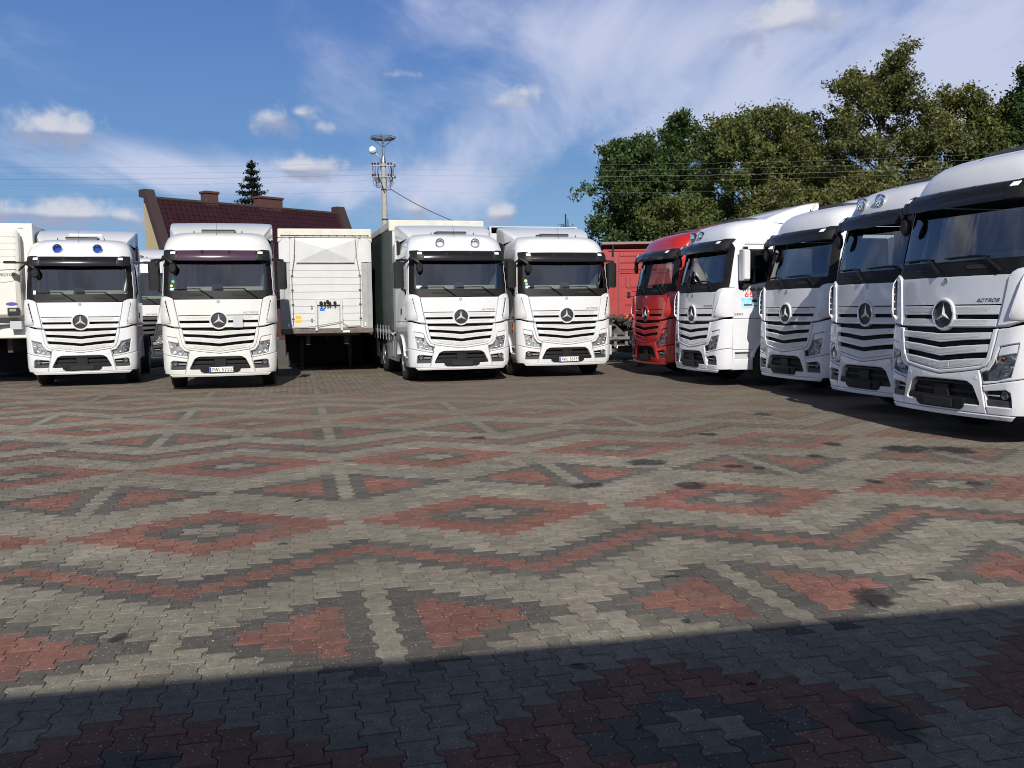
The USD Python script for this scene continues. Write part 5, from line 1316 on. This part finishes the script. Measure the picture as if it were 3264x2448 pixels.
def pole():
    t = thing('utility_pole', 'round concrete utility pole with globe lamp and a nest platform on top', 'pole', (PPX, PPY, 0))
    part(t, 'shaft', lathe([(.20, 0), (.165, 5), (.135, 10.05), (.0, 10.06)], 'z', 20), M['concrete'])
    part(t, 'cap', lathe([(.145, 10.0), (.145, 10.12), (.08, 10.36), (0, 10.37)], 'z', 16), M['steel'])
    part(t, 'platform_mast', tube([(0, 0, 10.2), (0, 0, 11.25)], .065, 12), M['steel'])
    ring = [(.70 * math.cos(q), .70 * math.sin(q)) for q in np.linspace(0, 2 * PI, 9)]
    pl = part(t, 'nest_platform', cat(tube([(.95 * x, .95 * y, 11.34) for x, y in ring], .028, 6, False), tube([(1.05 * x, 1.05 * y, 11.42) for x, y in ring], .016, 5, False), tube([(.55 * x, .55 * y, 11.31) for x, y in ring], .02, 5, False),
                                      *[tube([(0, 0, 11.25), (.95 * x, .95 * y, 11.34), (1.05 * x, 1.05 * y, 11.44)], .022, 5) for x, y in ring[:-1]]), M['steel'])
    part(pl, 'platform_strut', cat(tube([(0, 0, 10.85), (-.55, .1, 11.34)], .02, 5), tube([(0, 0, 10.85), (.55, .1, 11.34)], .02, 5)), M['steel'])
    part(pl, 'platform_sheet', cat(hull([(-.62, -.3, 11.36), (0, -.35, 11.27), (0, .35, 11.27), (-.62, .3, 11.36), (-.62, -.3, 11.37)]), hull([(.60, -.3, 11.34), (.1, -.3, 11.25), (.1, .3, 11.25), (.60, .3, 11.34), (.60, -.3, 11.35)])), M['lightgrey'])
    ar = part(t, 'lamp_arm', tube([(-.17, -.05, 9.6), (-.17, -.05, 10.20), (-.24, -.05, 10.36), (-.48, -.05, 10.60)], .03, 8), M['steel'])
    part(ar, 'lamp_globe', move(lathe([(0, .27), (.10, .25), (.17, .18), (.20, .08), (.20, .0), (.185, -.02)], 'z', 20), (-.55, -.05, 10.66), ry=-.5), M['globe'])
    part(ar, 'lamp_base', move(lathe([(.20, -.015), (.16, -.12), (.06, -.15), (0, -.15)], 'z', 20), (-.55, -.05, 10.66), ry=-.5), M['lightgrey'])
    for z in (9.86, 9.24):
        a = part(t, 'cross_arm', cat(cbox(-.66, .70, -.17, -.10, z - .04, z + .04, .01)), M['steel'])
        for x in (-.60, -.46, -.28, .28, .44, .64):
            part(a, 'insulator', cat(lathe([(.02, -.06), (.06, -.02), (.03, .02), (.065, .06), (.02, .12), (0, .12)], 'z', 8, (x, -.13, z + .05 * (-1 if abs(x) > .6 else 1)))), M['insul'])
    r2 = np.random.default_rng(3)
    for n in range(16):
        s = -1 if n < 10 else 1
        xa = s * r2.uniform(.2, .6); xb = s * r2.uniform(.12, .6)
        za, zb = (9.8, 9.2) if n % 2 else (9.2, 9.15)
        sag = r2.uniform(.4, 1.1)
        q = np.linspace(0, 1, 14)
        part(t, 'jumper_cable', tube(np.stack([xa + (xb - xa) * q + s * .05 * np.sin(q * 7), -.2 + .08 * np.sin(q * PI), za + (zb - za) * q - sag * np.sin(q * PI) * (1 if zb < za - .5 or True else 0) * .6], 1), .013, 5), M['wire'])
    part(t, 'cable_bundle', cat(tube([(.42, -.15, 9.8), (.48, -.2, 9.5), (.45, -.2, 9.2)], .045, 6), tube([(-.28, -.15, 9.75), (-.30, -.2, 9.5), (-.27, -.18, 9.2), (-.12, -.2, 8.9), (.05, -.22, 8.4)], .03, 6)), M['matt'])
    part(t, 'pole_band', cat(*[lathe([(r, z - .03), (r + .02, z - .03), (r + .02, z + .03), (r, z + .03)], 'z', 18) for r, z in ((.137, 9.86), (.141, 9.24), (.146, 8.55), (.158, 6.9))]), M['insul'])
    part(t, 'clamp', cbox(.12, .42, -.20, -.08, 8.50, 8.62, .03), M['steel'])


pole()
WIRES = [(-.60, 9.93, 0), (.44, 9.75, 0), (-.60, 9.30, 1), (.64, 9.16, 0), (.30, 8.52, 0)]
for n, (dx, z, heavy) in enumerate(WIRES):
    for end, hgt, nm in ((np.array([-46.0, 50.0 + dx]), .15, 'left'), (np.array([38.0, 49.0 + dx * .6]), .1, 'right')):
        a = np.array([PPX + dx * .1, PPY + dx, z]); b = np.array([end[0], end[1], z + hgt])
        q = np.linspace(0, 1, 26)
        pts = a + (b - a) * q[:, None]; pts[:, 2] -= 4 * (.30 if nm == 'left' else .55) * q * (1 - q)
        w = part('/World', 'overhead_wire', tube(pts, .005 if heavy else .003, 5, False), M['wirelight'] if nm == 'right' else M['wire'], True)
        order = ('topmost', 'second', 'third', 'fourth', 'lowest')[n]
        tag(prim(w), f'{order} thin overhead wire running from the concrete pole to the {nm}', 'wire', f'overhead wires {nm} of the pole')
w = part('/World', 'service_cable', tube([(PPX + .4 + q * 6.9, 53 - 3.0 * q, 8.55 - 3.0 * q + 1.6 * (q * q - q)) for q in np.linspace(0, 1, 20)], .022, 6, False), M['wire'], True)
tag(prim(w), 'black sagging cable from the concrete pole down to the short mast', 'cable')
w = part('/World', 'service_cable', tube([(-13.2 + q * 5.95, 69.0 - 16 * q, 7.0 - .75 * q - .5 * q * (1 - q)) for q in np.linspace(0, 1, 14)], .02, 6, False), M['wire'], True)
tag(prim(w), 'black cable between the house gable and the concrete pole', 'cable')
mt = thing('short_mast', 'short dark mast rising behind the cream-roofed trailer', 'mast', (-3.85, 50.0, 0))
part(mt, 'mast_tube', cat(tube([(0, 0, 0), (0, 0, 5.72)], .07, 8), cbox(-.09, .09, -.08, .08, 5.2, 5.75, .02)), M['wire'])
part(mt, 'mast_bracket', cbox(-.22, -.05, -.05, .05, 5.45, 5.55, .02), M['insul'])
mt = thing('thin_mast', 'thin lattice aerial mast beside the small tree in the distance', 'mast', (4.6, 78.0, 0))
part(mt, 'mast_tube', cat(tube([(0, 0, 0), (0, 0, 9.6)], .07, 6), tube([(.25, 0, 0), (.18, 0, 9.2)], .03, 5)), M['wire'])

# ------------------------------------------------------------------ trees


def leaf_material(name, cols):
    """Leaves with a tone of their own, from dark green to turning yellow-brown."""
    nodes = {'g': ('geometry', {}), 'r': ('rgb_ramp', {'ramp': cols}), 'n': ('noise_texture', {'scale': 0.45, 'detail': 2.0}), 'nm': ('map_range', {'from_min': .3, 'from_max': .7, 'to_min': -.25, 'to_max': .25}), 'ad': ('math', {'math_type': 'add', 'use_clamp': True}),
             'd': ('principled_bsdf', {'roughness': 0.55, 'specular_ior_level': 0.35}), 't': ('translucent_bsdf', {}), 'm': ('mix_closure', {'fac': 0.42})}
    links = [('g.random_per_island', 'ad.value1'), ('g.position', 'n.vector'), ('n.fac', 'nm.value'), ('nm.result', 'ad.value2'), ('ad.value', 'r.fac'), ('r.color', 'd.base_color'), ('r.color', 't.color'), ('d.BSDF', 'm.closure1'), ('t.BSDF', 'm.closure2')]
    return usdkit.material(stage, '/World/Looks/' + name, nodes, links, surface='m.closure')


LEAF = dict(
    linden=leaf_material('linden_leaves', [(0, (0.128, 0.139, 0.044)), (.45, (0.273, 0.265, 0.073)), (.8, (0.375, 0.302, 0.092)), (1, (0.380, 0.255, 0.086))]),
    ash=leaf_material('ash_leaves', [(0, (0.062, 0.104, 0.030)), (.6, (0.115, 0.172, 0.048)), (1, (0.206, 0.235, 0.059))]),
    olive=leaf_material('olive_leaves', [(0, (0.109, 0.136, 0.040)), (.6, (0.237, 0.251, 0.069)), (1, (0.365, 0.302, 0.086))]),
    needle=leaf_material('spruce_needles', [(0, (0.010, 0.022, 0.012)), (1, (0.030, 0.045, 0.020))]),
)


def leaves(centres, spread, per, size, r, flatten=.75, droop=.0):
    n = len(centres) * per
    c = np.repeat(centres, per, 0) + r.normal(0, 1, (n, 3)) * np.repeat(spread, per)[:, None] * [1, 1, flatten]
    a = r.normal(0, 1, (n, 3)); a /= np.linalg.norm(a, axis=1, keepdims=True)
    up = np.array([0, 0, 1.0])
    b = np.cross(a, up + r.normal(0, .7, (n, 3))); b /= np.linalg.norm(b, axis=1, keepdims=True) + 1e-9
    a[:, 2] -= droop; a /= np.linalg.norm(a, axis=1, keepdims=True)
    s = (size * r.uniform(.6, 1.35, n))[:, None]
    v = np.stack([c - a * s * .9, c + b * s * .55, c + a * s, c - b * s * .55], 1).reshape(-1, 3)
    q = np.arange(n)[:, None] * 4
    return v, np.vstack([q + [0, 1, 2], q + [0, 2, 3]])


def broadleaf(name, label, x, y, h, rad, seed, leaf='linden', trunk=2.2, n_limbs=22, per=46, size=.15, top=1.0, group=None, lean=0.0, gap=.85):
    r = np.random.default_rng(seed)
    t = thing(name, label, 'tree', (x, y, 0), 0, group)
    q = np.linspace(0, 1, 9)
    path = np.stack([lean * q * q + .25 * np.sin(q * 4 + seed) * q, .2 * np.sin(q * 3.1 + seed * 2) * q, q * h * .90], 1)
    trunk_r = .030 * h * (1 - q) ** .8 * .62 + .03
    wood = [tube(path, trunk_r, 8)]
    cs, sp = [], []
    for n in range(n_limbs):
        f = trunk / h + (0.93 - trunk / h) * ((n + r.uniform(.1, .9)) / n_limbs)
        p0 = np.array([np.interp(f / .90, q, path[:, k]) if f < .9 else path[-1, k] for k in range(3)])
        env = math.sin(PI * min(1, max(0.0, (f - trunk / h * .6) / (1.04 - trunk / h * .6))) ** (.58 * top)) ** .85
        ln = rad * env * r.uniform(.72, 1.12) + .5
        az = n * 2.399 + r.uniform(-.5, .5)
        rise = r.uniform(.25, .75) + .5 * f
        d = np.array([math.cos(az), math.sin(az), rise]); d /= np.linalg.norm(d)
        m = 7
        qq = np.linspace(0, 1, m)
        limb = p0 + d * ln * qq[:, None] + np.stack([.15 * np.sin(qq * 5 + n), .15 * np.cos(qq * 4 + n), -.10 * ln * qq ** 2], 1) * .6
        wood.append(tube(limb, np.linspace(max(.03, .018 * ln), .012, m), 5, False))
        for k in range(9):
            f2 = r.uniform(.30, 1.0)
            b0 = np.array([np.interp(f2, qq, limb[:, c]) for c in range(3)])
            d2 = d * .6 + r.normal(0, .75, 3) + [0, 0, .35]; d2 /= np.linalg.norm(d2)
            l2 = ln * r.uniform(.16, .42) + .25
            tip = b0 + d2 * l2
            wood.append(tube([b0, b0 + d2 * l2 * .5 + r.normal(0, .04, 3), tip], [.016, .012, .007], 4, False))
            for _ in range(3):
                cs.append(b0 + d2 * l2 * r.uniform(.45, 1.15) + r.normal(0, .16, 3)); sp.append(r.uniform(.13, .30))
        for k in range(2):
            cs.append(limb[-1] + r.normal(0, .25, 3)); sp.append(r.uniform(.16, .32))
    for k in range(10):
        cs.append(path[-1] + [r.normal(0, .35), r.normal(0, .35), r.uniform(-.8, .10 * h * .9)]); sp.append(r.uniform(.18, .30))
    cs, sp = np.array(cs), np.array(sp)
    keep = meshkit.noise(cs * gap + seed * 3.1, seed) > .29
    part(t, 'trunk', cat(*wood), M['bark'], True)
    part(t, 'crown', leaves(cs[keep], sp[keep], int(per * 1.3), size * .72, r, .8), LEAF[leaf], False)
    return t


def spruce(name, label, x, y, h, rad, seed):
    r = np.random.default_rng(seed)
    t = thing(name, label, 'tree', (x, y, 0))
    wood = [tube([(0, 0, 0), (0, 0, h)], [.22, .02], 7)]
    cs, sp = [], []
    z = h * .25
    while z < h - .2:
        f = 1 - z / h
        n = 7
        for k in range(n):
            az = k * 2 * PI / n + r.uniform(-.4, .4) + z * 2
            ln = rad * f * 1.35 * r.uniform(.75, 1.12) + .15
            q = np.linspace(0, 1, 6)
            br = np.stack([math.cos(az) * ln * q, math.sin(az) * ln * q, z - .32 * ln * q + .30 * ln * q ** 2.2], 1)
            wood.append(tube(br, np.linspace(.03, .008, 6), 4, False))
            for qq in np.arange(.15, 1.02, .13 / max(ln, .6)):
                p = np.array([np.interp(qq, q, br[:, c]) for c in range(3)])
                cs.append(p + r.normal(0, .04, 3) - [0, 0, .08]); sp.append(.10 + .05 * (1 - qq))
        z += .95 * (.55 + f * .6)
    for k in range(8):
        cs.append(np.array([r.normal(0, .04), r.normal(0, .04), h - .12 * k])); sp.append(.07)
    part(t, 'trunk', cat(*wood), M['bark'], True)
    part(t, 'crown', leaves(np.array(cs), np.array(sp), 10, .12, r, .9, .5), LEAF['needle'], False)


g_l = None
broadleaf('ash_tree', 'dark green bushy tree, leftmost of the row of trees on the right', 7.1, 57.0, 11.9, 2.3, 11, 'ash', 1.2, 28, 52, .16)
broadleaf('ash_tree', 'dark green tree top rising behind, second from the left of the tree row', 11.7, 66.0, 15.0, 3.0, 12, 'ash', 2.0, 24, 48, .17)
broadleaf('linden_tree', 'broad olive green tree just right of the dark green bushy tree', 13.1, 57.0, 13.0, 3.4, 23, 'olive', 1.4, 28, 50, .15)
broadleaf('linden_tree', 'thin-crowned yellowing tree close left of the tallest', 16.7, 59.0, 14.0, 3.0, 45, 'linden', 2.0, 26, 44, .15)
broadleaf('linden_tree', 'olive tree close behind the tallest, left side', 18.9, 60.5, 13.6, 3.2, 40, 'olive', 2.0, 24, 44, .15)
broadleaf('linden_tree', 'tallest tree, with brownish turning leaves and a double top', 22.4, 57.5, 16.2, 4.6, 56, 'linden', 2.0, 38, 48, .15, 1.1)
broadleaf('linden_tree', 'rounded olive tree close right of the tallest', 27.2, 58.5, 14.6, 3.7, 67, 'linden', 2.0, 26, 44, .15)
broadleaf('linden_tree', 'yellowish tree near the right edge, before a darker one', 29.4, 57.0, 14.0, 3.3, 78, 'olive', 2.0, 24, 44, .15)
broadleaf('ash_tree', 'dark green tree at the right edge', 31.4, 56.0, 15.2, 3.2, 89, 'ash', 2.0, 26, 48, .15)
broadleaf('linden_tree', 'low olive tree filling the foot of the tree row behind the red truck', 9.6, 55.0, 7.6, 2.8, 90, 'olive', .8, 18, 44, .15)
broadleaf('linden_tree', 'low olive tree in the tree row behind the white truck with lettered door', 15.6, 54.5, 8.2, 3.2, 91, 'linden', .8, 20, 44, .15)
broadleaf('linden_tree', 'low olive tree behind the two right-hand trucks with roof lamps', 20.2, 54.5, 8.8, 3.4, 92, 'linden', .8, 20, 44, .15)
broadleaf('linden_tree', 'low olive tree behind the nearest truck', 26.6, 54.0, 9.0, 3.8, 93, 'olive', .8, 20, 44, .15)
broadleaf('small_tree', 'small green tree in the distance left of the dark green trees', 4.4, 76.0, 8.1, 1.5, 94, 'ash', 1.0, 14, 30, .16)
broadleaf('small_tree', 'small olive tree top showing past the cream trailer roof', -1.75, 60.0, 6.2, 1.1, 95, 'olive', 1.0, 12, 30, .14)
spruce('spruce_tree', 'lone dark spruce rising behind the house roof', -22.5, 83.0, 15.0, 4.6, 5)

# ------------------------------------------------------------------ the unseen hall behind the camera, placed so its shadow lies across the foreground
SH0, SH1 = np.array([-2.309, 4.072]), np.array([2.895, 5.210])             # two points of the shadow's edge on the ground
HALL_H = 5.2
back = -SUN[:2] / SUN[2] * HALL_H                                       # from the eave to where its shadow falls
e0, e1 = SH0 - back, SH1 - back
u = (e1 - e0) / np.linalg.norm(e1 - e0)
ang = math.atan2(u[1], u[0])
o = e0 - u * 16
hl = thing('hall', 'plain grey hall out of view behind the viewer, shading the foreground', 'building', (o[0], o[1], 0), ang)
part(hl, 'wall', cbox(0, 40, -14, -.02, 0, HALL_H - .3, .02), M['hall'])
part(hl, 'roof', cbox(-.4, 40.4, -14.4, 0, HALL_H - .3, HALL_H, .03), M['alu'])
for x in np.arange(3, 36, 5.5):
    dr = part(hl, 'roller_door', cbox(x, x + 3.6, -.03, .02, 0, 4.0, .01), M['lightgrey'])

# small litter on the paving
TWIGS = ('thin dark twig right of the centre, below the zigzag band', 'small twig on the left rhomb, left of the pale column', 'twig lying on pale paving near the right red triangle', 'short twig in the foreground shadow, right of the middle',
         'tiny twig near the shadow edge, right of the middle', 'tiny twig just left of the large left rhomb')
for n, (x, y, l, a) in enumerate(((.94, 5.75, .10, .2), (-1.95, 8.25, .12, 1.2), (2.42, 5.62, .14, -.1), (.48, 3.62, .05, 1.0), (1.02, 4.05, .05, .1), (-1.72, 6.72, .07, .1))):
    w = part('/World', 'twig', tube([(x, y, .006), (x + l * .5 * math.cos(a), y + l * .5 * math.sin(a), .012), (x + l * math.cos(a), y + l * math.sin(a), .006)], [.004, .006, .003], 5), M['bark'])
    tag(prim(w), TWIGS[n], 'twig', 'twigs on the paving')
